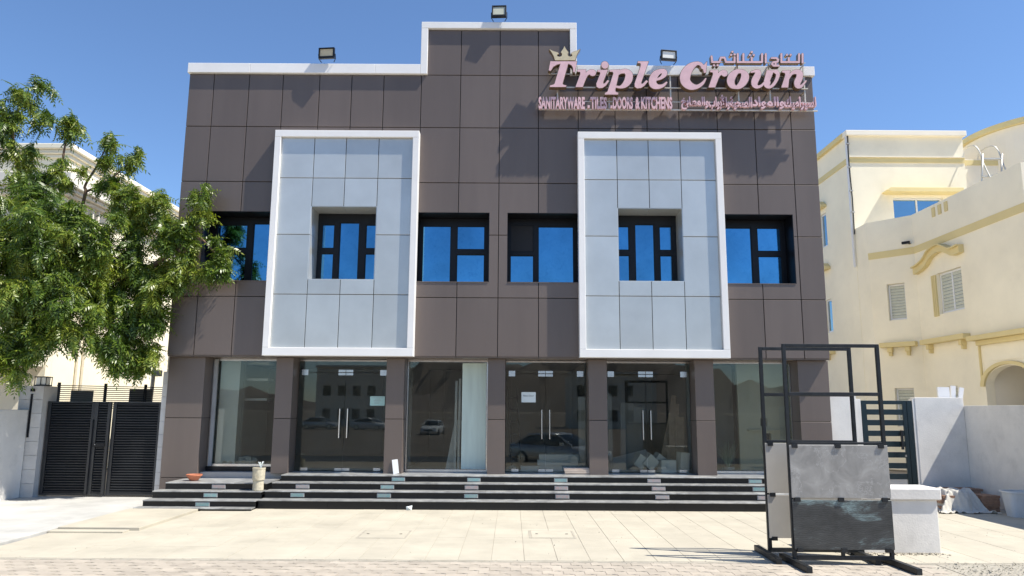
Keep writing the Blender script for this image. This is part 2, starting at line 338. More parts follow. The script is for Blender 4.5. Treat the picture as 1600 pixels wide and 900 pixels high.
# pink zigzag pavers along the front
pb = tag(MB().box(-12, 5.35, 7.2, 9.70, -.06, -.006).build('paver_strip', 'mortar'), kind='structure')
PW, PD = .25, .165
def zig(w_, d_):
    t = .022; top = [(0, 0), (w_ * .25, t), (w_ * .5, 0), (w_ * .75, -t), (w_, 0)]
    lo = [(x, y) for x, y in top]; hi = [(x, y + d_) for x, y in reversed(top)]
    s_ = [(p[0] + (.003 if p[0] < w_ / 2 else -.003), p[1] + (.003 if k < 5 else -.003)) for k, p in enumerate(lo + hi)]
    m = MB(); n_ = len(s_); v = [(x, y, -.03) for x, y in s_] + [(x, y, 0) for x, y in s_]
    me = bpy.data.meshes.new('paver'); me.from_pydata(v, [], [tuple(range(n_, 2 * n_))] + [(i, (i + 1) % n_, (i + 1) % n_ + n_, i + n_) for i in range(n_)]); fix_normals(me); return me
zme = zig(PW, PD); zme.materials.append(M['paver']); rest = MB(); cnt = 0
for j in range(12):
    for i in range(70):
        x = -12 + (i + (j % 2) * .5) * PW; y = 9.50 - j * PD
        if x + PW > 5.3: continue
        z = random.uniform(-.002, .002)
        if j < 5 and abs(x) < 6.6: link('paver', zme, pb, (x, y, z * .6)); cnt += 1
        else: rest.add([(v.co.x + x, v.co.y + y, v.co.z + z) for v in zme.vertices], [tuple(p.vertices) for p in zme.polygons])
print('pavers', cnt)
tag(rest.build('pavers', 'paver', pb), kind='stuff')
# concrete drive and ramp at left
tag(MB().box(-18, -7.06, 7.0, 15.9, -.06, .035).build('driveway', 'concrete_white', bevel=.01), kind='structure')
tag(MB().box(-7.04, -5.77, 11.9, 14.08, -.04, .045).build('entrance_ramp', 'slab', bevel=.006), kind='structure')
MB_ = MB().box(-7.05, -5.9, 11.66, 11.86, -.03, .02)
tag(MB_.build('threshold_strip', 'slab', bevel=.004), kind='structure')
# loose gravel patch in the right front corner
gv = MB()
gv.box(5.38, 12, 7.2, 9.75, -.06, -.01)
for k in range(2600):
    x = 5.45 + random.random() ** 1.0 * 3.2; y = 9.82 - random.random() ** .7 * 1.6; r = random.uniform(.006, .02)
    if random.random() < .12: x -= random.random() * 1.6; y += random.random() * .5
    a = [Vector((random.uniform(-1, 1), random.uniform(-1, 1), random.uniform(-.6, .6))).normalized() * r for _ in range(4)]
    gv.add([(x + p.x, y + p.y, p.z + r * .3) for p in a], [(0, 1, 2), (0, 2, 3), (0, 3, 1), (1, 3, 2)])
tag(gv.build('gravel', 'gravel'), kind='stuff')
# scattered grit and litter on the paving
gr = MB()
for k in range(900):
    x = random.uniform(-7, 9); y = random.choice([random.uniform(9.3, 14.4), random.gauss(14.35, .08), random.gauss(9.72, .08)]); r = random.uniform(.004, .012)
    a = [Vector((random.uniform(-1, 1), random.uniform(-1, 1), random.uniform(-.5, .5))).normalized() * r for _ in range(4)]
    gr.add([(x + p.x, y + p.y, p.z + r * .4) for p in a], [(0, 1, 2), (0, 2, 3), (0, 3, 1), (1, 3, 2)])
tag(gr.build('grit', 'gravel'), kind='stuff')
def cover(x0, x1, y0, y1, label, name='inspection_cover'):
    t = thing(name, label, 'manhole cover', ((x0 + x1) / 2, y0, 0), 'inspection covers in the paving')
    f = plate(x0, x1, y0, y1, 0, .02, [(x0 + .03, x1 - .03, y0 + .03, y1 - .03)])
    f.v = [(x, z, .004 + (-y)) for x, y, z in f.v]; f.build('frame', 'mortar', t)
    MB().box(x0 + .036, x1 - .036, y0 + .036, y1 - .036, -.03, .006).build('lid', 'slab', t, bevel=.003)
    for px in (x0 + .1, x1 - .14): MB().box(px, px + .04, (y0 + y1) / 2 - .008, (y0 + y1) / 2 + .008, .0065, .012).build('lift_slot', 'cable', t)
cover(-2.29, -1.55, 11.32, 12.03, 'square inspection cover in the paving in front of the middle of the steps')
cover(.28, .98, 11.42, 12.1, 'square inspection cover in the paving nearer the black display rack')

# ------------------------------------------------------------------ COMMERCIAL BUILDING
YF, YC, YG, YB = 15.55, 15.75, 16.2, 15.34
XL, XR = -7.27, 6.72
B = thing('commercial_building', 'two storey showroom building clad in dark brown panels with two white framed silver boxes', 'building', (-.3, YF, 0))
colx = [(-7.30, -6.53), (-5.01, -4.65), (-2.66, -2.28), (-.50, -.13), (1.64, 2.03), (3.90, 4.30), (6.10, 6.75)]
Z0, Z1, Z2, Z3, Z4, Z5, Z6 = 2.975, 4.235, 5.61, 6.78, 8.05, 9.29, 10.38
wins = [(-6.72, -5.1, 4.57, 6.11), (-2.10, -.50, 4.57, 6.11), (-.11, 1.48, 4.57, 6.11), (4.5, 6.10, 4.57, 6.11)]
boxwin = [(-4.35, -2.93, 4.59, 6.20), (2.27, 3.67, 4.59, 6.20)]
allh = wins + boxwin
# structure behind the cladding
core = plate(XL + .01, XR - .01, Z0 + .01, Z5 + .1, YF + .03, YF + .23, allh); core.build('facade_wall', 'dark_core', B)
plate(-2.0, 1.34, Z5 + .1, Z6 + .08, YF + .03, YF + .23).build('tower_wall', 'dark_core', B)
body = MB().box(XL + .01, XL + .2, YF + .232, 27, 2.8, 9.35).box(XR - .2, XR - .01, YF + .232, 27, 2.8, 9.35).box(XL + .2, XR - .2, YF + .7, 27, 8.5, 8.7).box(XL + .01, XR - .01, 26.8, 27, 0, 9.35)
body.box(XL + .06, XL + .2, 16.6, 26.8, 0, 2.8).box(XR - .2, XR - .06, 16.6, 26.8, 0, 2.8)
body.parts('side_wall', 'side_render', B)
MB().box(-2.0, -1.9, YF + .24, YF + 3, 8.7, 10.4).box(1.24, 1.34, YF + .24, YF + 3, 8.7, 10.4).box(-1.9, 1.24, YF + 2.9, YF + 3, 8.7, 10.4).parts('tower_side', 'cream_pale', B)
# cladding
JX = [XL, -6.71, -5.92, -5.16, -4.34, -3.62, -2.90, -2.06, -1.18, -.30, .565, 1.45, 2.27, 2.98, 3.69, 4.54, 5.37, 6.18, XR]
G_ = .008
boxes = [(-5.20, -2.05, 2.965, 7.895), (1.42, 4.56, 2.965, 7.895)]
rows = [(Z0, Z1), (Z1, Z2), (Z2, Z3), (Z3, Z4), (Z4, Z5)]
for (za, zb) in rows:
    for i in range(len(JX) - 1):
        xa, xb = JX[i] + G_, JX[i + 1] - G_
        if any(b[0] < xa and xb < b[1] and b[2] - .02 < za and zb < b[3] + .02 for b in boxes): continue   # wholly behind a box
        hs = [h for h in wins if h[0] < xb and h[1] > xa and h[2] < zb and h[3] > za]
        xs_, zs_, ok = cells(xa, xb, za + G_, zb - G_, hs)
        if not any(ok.values()): continue
        plate(xa, xb, za + G_, zb - G_, YF, YF + .025, hs).build('panel', 'dark_panel', B, bevel=.004)
for i in range(7, 11):
    xa, xb = JX[i] + G_, JX[i + 1] - G_
    xa = max(xa, -1.925); xb = min(xb, 1.265)
    MB().cbox(xa, xb, YF, YF + .025, Z5 + G_, Z6, .004).build('panel', 'dark_panel', B)
# underside of the upper storey
for i in range(len(JX) - 1): MB().box(JX[i] + .004, JX[i + 1] - .004, YF + .03, YC + .45, Z0 - .02, Z0 + .006).build('soffit_panel', 'dark_panel', B)
# white parapet cornice (stepped over the tower)
yc0, yc1 = YF - .075, YF + .28
def trim(x0, x1, z0, z1, y0=yc0, y1=yc1): return MB().cbox(x0, x1, y0, y1, z0, z1, .006).build('cornice', 'white_trim', B)
for a, b in ((XL - .02, -5.9), (-5.897, -3.1), (-3.097, -2.083)): trim(a, b, Z5, Z5 + .225)
for a, b in ((1.43, 3.9), (3.903, XR + .03)): trim(a, b, Z5 + .01, Z5 + .225)
trim(-2.08, -1.93, Z5, 10.385); trim(1.275, 1.425, Z5, 10.385)
for a, b in ((-2.08, -.3), (-.297, 1.425)): trim(a, b, 10.388, 10.54)
# projecting boxes with white surround and silver panels
def box_frame(x0, x1, z0, z1, J, R, hole, lab):
    t = .135; zb = .17; zt_ = .15
    f = MB().cbox(x0, x0 + t, YB, YF - .002, z0 + zb + .002, z1 - zt_ - .002).build('box_surround', 'white_trim', B)
    for nm, q in (('surround_rail', (x1 - t, x1, z0 + zb + .002, z1 - zt_ - .002)), ('surround_rail', (x0, x1, z0, z0 + zb)), ('surround_rail', (x0, x1, z1 - zt_, z1))):
        MB().cbox(q[0], q[1], YB, YF - .002, q[2], q[3]).build(nm, 'white_trim', f)
    plate(x0 + t, x1 - t, z0 + zb, z1 - zt_, YB + .10, YF - .004, [hole]).build('backing', 'silver_core', f)
    J = [x0 + t] + J + [x1 - t]; R = [z0 + zb] + R + [z1 - zt_]
    for i in range(4):
        for j in range(4):
            xa, xb, za, zc = J[i] + .007, J[i + 1] - .007, R[j] + .007, R[j + 1] - .007
            if i == 0: xa = J[0] + .002
            if i == 3: xb = J[4] - .002
            if i in (1, 2) and j == 1:
                if True: plate(xa, xb, za, zc, YB + .075, YB + .098, [hole]).build('panel', 'silver_panel', f, bevel=.004)
                continue
            if i in (1, 2) and j == 2:
                plate(xa, xb, za, zc, YB + .075, YB + .098, [hole]).build('panel', 'silver_panel', f, bevel=.004); continue
            MB().cbox(xa, xb, YB + .075, YB + .098, za, zc, .004).build('panel', 'silver_panel', f)
    # reveals
    y1 = YF + .46; x_, X_, z_, Z_ = hole; mz = 5.57
    MB().box(x_ - .002, x_ + .012, YB + .08, y1, z_, mz - .003).box(x_ - .002, x_ + .012, YB + .08, y1, mz + .003, Z_).parts('reveal', 'silver_panel', f)
    MB().box(X_ - .012, X_ + .002, YB + .08, y1, z_, mz - .003).box(X_ - .012, X_ + .002, YB + .08, y1, mz + .003, Z_).parts('reveal', 'silver_panel', f)
    xm = (x_ + X_) / 2
    MB().box(x_ + .013, xm - .003, YB + .08, y1, Z_ - .012, Z_ + .002).box(xm + .003, X_ - .013, YB + .08, y1, Z_ - .012, Z_ + .002).parts('reveal', 'silver_panel', f)
    MB().box(x_ + .013, X_ - .013, YB + .08, y1, z_ - .002, z_ + .012).build('sill', 'silver_panel', f)
    return f
RZ = [4.27, 5.57, 6.83]
box_frame(-5.20, -2.05, 2.965, 7.895, [-4.345, -3.65, -2.935], RZ, boxwin[0], 'l')
box_frame(1.42, 4.56, 2.965, 7.895, [2.275, 2.965, 3.665], RZ, boxwin[1], 'r')
# upper windows
def upper_window(h, lights, dark_reveal=True, label=None):
    """lights: list of pane rectangles in fractions of the opening (x0,x1,z0,z1,material)"""
    x0, x1, z0, z1 = h; yw = YF + .46
    if dark_reveal:
        MB().box(x0 - .002, x0 + .01, YF + .002, yw + .1, z0, z1).box(x1 - .01, x1 + .002, YF + .002, yw + .1, z0, z1).parts('reveal', 'frame_black', B)
        MB().box(x0 + .011, x1 - .011, YF + .002, yw + .1, z1 - .01, z1 + .002).parts('reveal', 'frame_black', B)
        MB().box(x0 + .011, x1 - .011, YF - .012, yw + .1, z0 - .002, z0 + .012).build('sill', 'dark_panel', B)
    W_, H_ = x1 - x0, z1 - z0
    rc = [(x0 + a * W_, x0 + b * W_, z0 + c * H_, z0 + d * H_) for a, b, c, d, _ in lights]
    fr = plate(x0 + .013, x1 - .013, z0 + .013, z1 - .013, yw, yw + .06, rc).build('window', 'frame_black', B, bevel=.004)
    if label: fr['label'] = label
    for q, (_, _, _, _, mm) in zip(rc, lights):
        MB().box(q[0] - .01, q[1] + .01, yw + .028, yw + .036, q[2] - .01, q[3] + .01).build('pane', mm, fr)
        s = MB(); 
        for a in ((q[0], q[0] + .018, q[2], q[3]), (q[1] - .018, q[1], q[2], q[3]), (q[0] + .018, q[1] - .018, q[2], q[2] + .018), (q[0] + .018, q[1] - .018, q[3] - .018, q[3])):
            s.box(a[0], a[1], yw + .014, yw + .027, a[2], a[3])
        s.build('glazing_bead', 'frame_black', fr)
b_ = 'blue_glass'
upper_window(wins[0], [(.08, .50, .53, .88, b_), (.08, .50, .03, .45, b_), (.58, .97, .02, .9, b_)])
upper_window(wins[1], [(.06, .46, .02, .88, b_), (.54, .93, .53, .88, b_), (.54, .93, .03, .46, b_)])
upper_window(wins[2], [(.04, .37, .50, .90, 'dark_core'), (.04, .37, .02, .45, b_), (.43, .93, .02, .88, b_)], label='window with a dark opened top light')  # opened light filled with a dark sheet standing in for the unlit room
upper_window(wins[3], [(.04, .52, .02, .88, b_), (.60, .93, .53, .88, b_), (.60, .93, .03, .46, b_)])
upper_window(boxwin[0], [(.07, .27, .50, .84, b_), (.07, .27, .02, .43, b_), (.35, .66, .02, .87, b_), (.76, .95, .50, .84, b_), (.76, .95, .02, .43, b_)], False)
upper_window(boxwin[1], [(.05, .24, .50, .84, b_), (.05, .24, .02, .43, b_), (.33, .64, .02, .87, b_), (.72, .92, .50, .84, b_), (.72, .92, .02, .43, b_)], False)
MB().box(XL + .25, XR - .25, YF + 1.2, YF + 1.25, 3.2, 6.6).build('inner_partition', 'dark_core', B)
# ground floor columns
for k, (xa, xb) in enumerate(colx):
    zb = .0 if k in (0,) else .54
    if k == 6: zb = 0
    yb = YG + .1
    c_ = MB().box(xa + .012, xb - .012, YC + .026, yb, zb, Z0 - .022).build('column', 'dark_core', B)
    segs = [(zb + .004, 1.665), (1.677, Z0 - .024)] if k not in (0, 6) else [(.004, .44), (.452, 1.665), (1.677, Z0 - .024)]
    for (za, zc) in segs:
        MB().cbox(xa, xb, YC, YC + .024, za, zc, .004).build('panel', 'dark_panel', c_)
        MB().box(xa, xa + .011, YC + .025, yb - .03, za, zc).build('side_panel', 'dark_panel', c_)
        MB().box(xb - .011, xb, YC + .025, yb - .03, za, zc).build('side_panel', 'dark_panel', c_)
# interior of the showroom
MB().box(XL + .2, XR - .2, 15.9, 26.7, .42, .552).build('floor_slab', 'interior_floor', B)
MB().box(XL + .2, XR - .2, YC + .46, 26.7, 3.02, 3.12).build('ceiling', 'interior', B)
MB().box(XL + .2, XR - .2, 21.5, 21.7, .56, 3.0).build('back_wall', 'interior', B)
MB().box(XL + .21, XL + .28, 16.4, 21.4, .56, 3.0).box(XR - .28, XR - .21, 16.4, 21.4, .56, 3.0).parts('inner_wall', 'interior_light', B)
for xa, xb, ya, yb in ((-6.40, -5.98, 16.32, 16.7), (-2.55, -2.35, 17.6, 21.4), (1.75, 1.95, 16.9, 21.4), (4.05, 4.15, 17.2, 21.4), (5.0, 5.5, 18.5, 21.4)):
    MB().box(xa, xb, ya, yb, .56, 3.0).build('inner_pier', 'interior_light' if xa < -5 or xa > 4.5 else 'interior', B)
# shop fronts
def pane_fixed(x0, x1, z0, z1, splits=()):
    f = MB()
    for a in ((x0, x1, z0 - .05, z0), (x0, x1, z1 - .05, z1)): f.box(a[0], a[1], YG - .03, YG + .03, a[2], a[3])
    f.box(x0, x0 + .03, YG - .03, YG + .03, z0, z1 - .05).box(x1 - .03, x1, YG - .03, YG + .03, z0, z1 - .05)
    f = f.build('shopfront', 'steel', B); e = [x0 + .03] + list(splits) + [x1 - .03]
    for a, b in zip(e[:-1], e[1:]): MB().box(a + .002, b - .002, YG - .006, YG + .006, z0, z1 - .05).build('pane', 'shop_glass', f)
    return f
p1 = pane_fixed(-6.52, -5.02, .70, 2.95, (-5.85,)); MB().box(-6.52, -5.02, YG - .06, YG + .06, .48, .648).build('kerb', 'granite', B)
MB().box(-6.47, -6.40, YG - .09, YG - .035, .66, 2.93).build('mullion', 'camera_grey', B)
p3 = pane_fixed(-2.27, -.51, .61, 2.95, (-1.46,))
p6 = pane_fixed(4.31, 6.09, .61, 2.95, (5.2,))
MB().box(-1.07, -.545, YG - .022, YG - .010, .62, 2.88).build('frosted_panel', 'frosted', p3)
def doors(x0, x1, xm, zt_=2.24):
    top = MB().box(x0, x1, YG - .02, YG + .02, 2.90, 2.94).build('door_head', 'steel', B)
    MB().box(x0 + .004, x1 - .004, YG - .006, YG + .006, 2.665, 2.898).build('transom_pane', 'shop_glass', top)
    xa, xb = x0 + .13, x1 - .13
    for (a, b, side) in ((x0 + .004, xa - .004, 0), (xb + .004, x1 - .004, 0)):
        MB().box(a, b, YG - .006, YG + .006, .565, 2.655).build('side_pane', 'shop_glass', top)
    for (a, b, hx) in ((xa, xm - .004, xm - .085), (xm + .004, xb, xm + .085)):
        d = MB().box(a, b, YG - .006, YG + .006, .575, 2.655).build('glass_door', 'shop_glass', B)
        h = MB().tube([(hx, YG - .07, 1.26), (hx, YG - .07, 1.88)], .016, 10)
        for z in (1.33, 1.81): h.tube([(hx, YG - .07, z), (hx, YG, z)], .009, 8)
        h.build('handle', 'steel', d)
        px = a if hx > (a + b) / 2 else b
        c0, c1 = (px, px + .15) if px == a else (px - .15, px)
        MB().box(c0, c1, YG - .018, YG + .018, .57, .63).parts('bottom_patch', 'steel', d)
        e0, e1 = (xm - .16, xm - .006) if b <= xm else (xm + .006, xm + .16)
        MB().box(e0, e1, YG - .018, YG + .018, .57, .625).parts('bottom_patch', 'steel', d)
        MB().box(e0, e1, YG - .02, YG + .02, 2.60, 2.652).box(e0, e1, YG - .02, YG + .02, 2.668, 2.72).parts('top_patch', 'steel', d)
        s0, s1 = (x0 + .06, x0 + .2) if b <= xm else (x1 - .2, x1 - .06)
        MB().box(s0, s1, YG - .02, YG + .02, 2.60, 2.72).build('hinge_patch', 'steel', d)
doors(-4.64, -2.67, -3.62); doors(-.12, 1.63, .745); doors(2.04, 3.89, 2.93)
# wall between the showroom and the ground, seen at the sides
MB().box(XL + .06, -6.54, YC + .5, YC + .56, .0, Z0).build('end_wall', 'dark_core', B)

# ------------------------------------------------------------------ STEPS
def steps(name, label, cat, noses, xl, xr, joint, lights, landing_back):
    t = thing(name, label, cat, ((xl[0] + xr[0]) / 2, noses[0][0], 0))
    n_ = len(noses); z_prev = 0
    for k, (y, z) in enumerate(noses):
        yb = noses[k + 1][0] if k + 1 < n_ else landing_back
        xs_ = [xl[k]] + [x for x in [joint[0] + joint[1] * i + .35 * k for i in range(-12, 12)] if xl[k] + .25 < x < xr[k] - .25] + [xr[k]]
        for a, b in zip(xs_[:-1], xs_[1:]):
            MB().cbox(a + .0015, b - .0015, y, yb + .03, z - .02, z, .004).build('tread', 'granite_sunlit', t)
            MB().box(a + .0015, b - .0015, y + .02, y + .045, z_prev, z - .021).build('riser', 'granite', t)
        MB().box(xl[k] + .02, xr[k] - .02, y + .046, yb + .2, max(0, z_prev - .1), z - .022).build('base', 'granite', t)
        z_prev = z
    for (x, k, m_) in lights:
        y, z = noses[k]; zc = z - .075 
        l_ = MB().cbox(x - .135, x + .135, y + .006, y + .019, zc - .04, zc + .04, .004).build('step_light', 'camera_grey', t)
        MB().box(x - .12, x + .12, y + .002, y + .0055, zc - .028, zc + .028).build('lens', m_, l_)
    return t
T_, P_ = 'teal_light', 'pink_light'
steps('entrance_steps', 'four wide black granite steps with small inset lights running below the glass doors', 'steps',
      [(14.43, .165), (14.73, .30), (15.03, .43), (15.33, .552)], [-4.80, -4.78, -4.74, -4.66], [6.72] * 4, (-4.8, 1.32),
      [(-2.28, 3, T_), (-.75, 3, T_), (1.01, 3, T_), (2.9, 3, P_), (4.95, 3, T_), (-4.13, 2, P_), (-2.45, 2, T_), (-.78, 2, P_), (1.0, 2, P_), (2.93, 2, P_), (4.93, 2, T_),
       (-4.14, 1, T_), (-2.46, 1, T_), (-.77, 1, T_), (1.0, 1, P_), (2.94, 1, P_), (4.92, 1, P_)], 15.9)
steps('side_steps', 'narrow flight of black granite steps left of the stone pot, below the leftmost shop window', 'steps',
      [(14.12, .05), (14.32, .165), (14.62, .30), (14.92, .43)], [-7.0, -6.93, -6.90, -6.80], [-4.81] * 4, (-5.4, 1.1), [(-5.75, 3, P_), (-5.78, 2, T_), (-5.80, 1, T_), (-6.46, 0, T_)], 16.1)

# ------------------------------------------------------------------ ROOF SIGN
def seg_poly_sdf(X, Y, poly):
    P = np.array(poly, float); d = np.full(X.shape, 1e9); s = np.ones(X.shape); n = len(P)
    for i in range(n):
        a = P[i]; b = P[i - 1]; ex, ey = b - a; wx = X - a[0]; wy = Y - a[1]
        t = np.clip((wx * ex + wy * ey) / (ex * ex + ey * ey + 1e-12), 0, 1)
        d = np.minimum(d, (wx - ex * t) ** 2 + (wy - ey * t) ** 2)
        c1 = Y >= a[1]; c2 = Y < b[1]; c3 = ex * wy > ey * wx
        s = np.where((c1 & c2 & c3) | (~c1 & ~c2 & ~c3), -s, s)
    return s * np.sqrt(d)
def crom(pts, k=6):
    pts = [tuple(map(float, p)) for p in pts]; out = []
    for i in range(len(pts) - 1):
        p0 = pts[max(i - 1, 0)]; p1 = pts[i]; p2 = pts[i + 1]; p3 = pts[min(i + 2, len(pts) - 1)]
        for j in range(k):
            t = j / k; out.append(tuple(.5 * (2 * b + (c - a) * t + (2 * a - 5 * b + 4 * c - d) * t * t + (3 * b - a - 3 * c + d) * t ** 3) for a, b, c, d in zip(p0, p1, p2, p3)))
    return out + [pts[-1]]
def stroke_sdf(X, Y, pts, smooth=True):
    if smooth: pts = crom(pts)
    d = np.full(X.shape, 1e9)
    for (x0, y0, r0), (x1, y1, r1) in zip(pts[:-1], pts[1:]):
        ex, ey = x1 - x0, y1 - y0; t = np.clip(((X - x0) * ex + (Y - y0) * ey) / (ex * ex + ey * ey + 1e-12), 0, 1)
        d = np.minimum(d, np.hypot(X - x0 - ex * t, Y - y0 - ey * t) - (r0 + (r1 - r0) * t))
    return d
def glyph(shapes, step, grow=0.0):
    """marching squares over a union of polygons ('p'), strokes ('s') and straight strokes ('l'); returns outline faces"""
    al = [p for k, q in shapes for p in q]; mx = max([p[2] for p in al if len(p) > 2] + [0]) + abs(grow) + 2 * step
    x0, x1 = min(p[0] for p in al) - mx, max(p[0] for p in al) + mx; y0, y1 = min(p[1] for p in al) - mx, max(p[1] for p in al) + mx
    xs = np.arange(x0, x1 + step, step); ys = np.arange(y0, y1 + step, step); X, Y = np.meshgrid(xs, ys, indexing='ij'); d = np.full(X.shape, 1e9)
    for k, q in shapes: d = np.minimum(d, seg_poly_sdf(X, Y, q) if k == 'p' else stroke_sdf(X, Y, q, k == 's'))
    d = d - grow; d = np.where(np.abs(d) < 1e-4, -1e-4, d)
    V = []; ID = {}; Fc = []; E_ = []
    def gv_(i, j):
        if ('g', i, j) not in ID: ID['g', i, j] = len(V); V.append((xs[i], ys[j]))
        return ID['g', i, j]
    def ev_(a, b):
        k = ('e',) + tuple(sorted((a, b)))
        if k not in ID:
            da, db = d[a], d[b]; t = da / (da - db); ID[k] = len(V)
            V.append((xs[a[0]] + (xs[b[0]] - xs[a[0]]) * t, ys[a[1]] + (ys[b[1]] - ys[a[1]]) * t))
        return ID[k]
    ins = d < 0; any_ = ins[:-1, :-1] | ins[1:, :-1] | ins[1:, 1:] | ins[:-1, 1:]
    for i, j in zip(*np.nonzero(any_)):
        c = [(i, j), (i + 1, j), (i + 1, j + 1), (i, j + 1)]; pl = []; cr = []
        for k in range(4):
            a, b = c[k], c[(k + 1) % 4]
            if ins[a]: pl.append(gv_(*a))
            if ins[a] != ins[b]: e = ev_(a, b); pl.append(e); cr.append((e, ins[a]))
        if len(pl) >= 3: Fc.append(pl)
        if len(cr) == 2:
            ex = [e for e, s_ in cr if s_][0]; en = [e for e, s_ in cr if not s_][0]; E_.append((ex, en))
        elif len(cr) == 4:
            for k in range(4):
                if cr[k][1]: E_.append((cr[k][0], cr[(k + 1) % 4][0]))
    return V, Fc, E_
def letter(name, shapes, place, y0, y1, parent, face, edge, step, rim=0.0, label=None):
    """solid letter: dark metal can with a face plate on it; place maps drawing units to world x, z"""
    V, Fc, Eg = glyph(shapes, step, rim)
    m = MB(); n_ = len(V); pts = [place(*p) for p in V]
    m.add([(x, y0 + .008, z) for x, z in pts] + [(x, y1, z) for x, z in pts], [tuple(f) for f in Fc] + [tuple(n_ + i for i in reversed(f)) for f in Fc] + [(a, b, b + n_, a + n_) for a, b in Eg])
    o = m.build(name, edge, parent)
    if label: o['label'] = label
    V, Fc, Eg = glyph(shapes, step, 0.0); pts = [place(*p) for p in V]; n_ = len(V); m = MB()
    m.add([(x, y0, z) for x, z in pts] + [(x, y0 + .0075, z) for x, z in pts], [tuple(f) for f in Fc] + [(a, b, b + n_, a + n_) for a, b in Eg])
    m.build('face', face, o); return o
YS = 15.20
def plc(ox, oy, sc):
    def f(x, y): p = at(ox + x / sc, oy + y / sc, YS); return p.x, p.z
    return f
p5 = plc(830, 60, 6.922); p6_ = plc(1040, 60, 6.4)
SG = thing('roof_sign', 'pink raised letter shop sign with a gold crown, above the right silver box', 'sign', (3.7, YS, 8.6))
def mp(pts, f): return [(f(p[0], p[1]) + tuple(p[2:])) for p in pts]
R_POLY = [(500, 338), (592, 336), (590, 372), (612, 350), (642, 336), (676, 338), (696, 352), (702, 375), (690, 398), (666, 407), (643, 400), (634, 387), (614, 397), (594, 430), (556, 525), (480, 525), (532, 385), (530, 362), (497, 357)]
tri = {
 'T': [('p', [(208, 248), (494, 248), (488, 272), (400, 272), (338, 490), (350, 503), (380, 508), (376, 524), (200, 524), (204, 508), (240, 500), (254, 488), (318, 272), (280, 282), (240, 305), (210, 350), (190, 345)]),
       ('p', [(400, 250), (494, 250), (472, 367), (455, 362), (452, 315), (435, 288), (400, 272)])],
 'r': [('p', R_POLY)],
 'i': [('p', [(718, 342), (830, 338), (778, 470), (779, 490), (797, 486), (828, 450), (843, 460), (808, 508), (772, 534), (735, 538), (708, 522), (705, 488), (748, 380), (744, 362), (714, 358)]), ('s', [(796, 286, 38), (798, 288, 38)])],
 'p': [('p', [(848, 342), (958, 336), (952, 365), (908, 560), (915, 580), (942, 588), (938, 606), (796, 606), (800, 590), (826, 575), (890, 378), (884, 360), (846, 358)]),
       ('s', [(930, 392, 10), (972, 360, 20), (1025, 356, 26), (1058, 390, 38), (1050, 450, 40), (1015, 500, 30), (965, 526, 14), (915, 520, 10)])],
 'l': [('p', [(1155, 248), (1270, 248), (1190, 476), (1192, 494), (1210, 488), (1245, 452), (1262, 464), (1225, 510), (1187, 535), (1145, 539), (1120, 520), (1120, 485), (1184, 300), (1186, 275), (1178, 266), (1152, 266)])],
 'e': [('s', [(1464, 476, 8), (1425, 510, 16), (1370, 522, 24), (1322, 500, 38), (1314, 450, 40), (1342, 390, 36), (1395, 356, 24), (1438, 358, 26), (1440, 388, 26), (1405, 425, 16), (1350, 448, 10)])]}
cro = {
 'C': [('s', [(402, 402, 6), (368, 450, 14), (310, 484, 20), (240, 472, 38), (196, 420, 48), (204, 350, 50), (250, 285, 36), (310, 250, 18), (352, 258, 16), (372, 290, 16)]), ('p', [(388, 262), (414, 230), (404, 342), (384, 344), (374, 300), (366, 270)])],
 'r': [('p', [(430 + (x - 480) * .86, 316 + (y - 336) * .915) for x, y in R_POLY])],
 'o': [('s', [(768, 332, 18), (718, 330, 22), (672, 370, 36), (652, 420, 38), (664, 466, 30), (704, 488, 16), (745, 472, 28), (782, 425, 38), (795, 375, 38), (776, 336, 22), (768, 332, 18)])],
 'w': [('s', [(858, 336, 7), (895, 328, 12), (925, 335, 24), (920, 370, 32), (895, 420, 34), (890, 460, 28), (915, 484, 16), (955, 474, 11), (998, 430, 10), (1030, 370, 14)]),
       ('p', [(1012, 318), (1085, 318), (1040, 430), (1036, 480), (990, 470), (985, 420)]), ('s', [(1020, 440, 28), (1012, 465, 26), (1040, 486, 14), (1078, 462, 14), (1110, 410, 16), (1124, 360, 18), (1108, 335, 20), (1090, 330, 14)])],
 'n': [('p', [(1168, 322), (1248, 318), (1240, 352), (1226, 490), (1158, 490), (1198, 365), (1194, 345), (1164, 338)]),
       ('s', [(1228, 400, 10), (1262, 350, 14), (1305, 334, 22), (1340, 350, 30), (1338, 395, 32), (1318, 440, 32), (1322, 474, 24), (1352, 480, 14), (1384, 450, 9), (1404, 424, 6)])]}
for k, s in tri.items(): letter('letter', s, p5, YS, YS + .13, SG, 'pink_letter', 'gold_edge', 3.0, 5.0)
for k, s in cro.items(): letter('letter', s, p6_, YS, YS + .13, SG, 'pink_letter', 'gold_edge', 2.8, 4.6)
crown = [('p', [(196, 116), (240, 138), (285, 150), (300, 168), (282, 172), (280, 190), (305, 200), (330, 192), (335, 165), (322, 148), (345, 115), (360, 84), (376, 115), (402, 150), (392, 170), (400, 190), (425, 198), (446, 188), (440, 170), (430, 164), (448, 148), (488, 136), (530, 116), (500, 160), (486, 205), (474, 236), (258, 236), (244, 190), (222, 150)])]
letter('crown', crown, p5, YS, YS + .13, SG, 'gold_face', 'gold_edge', 2.6, 4.0)
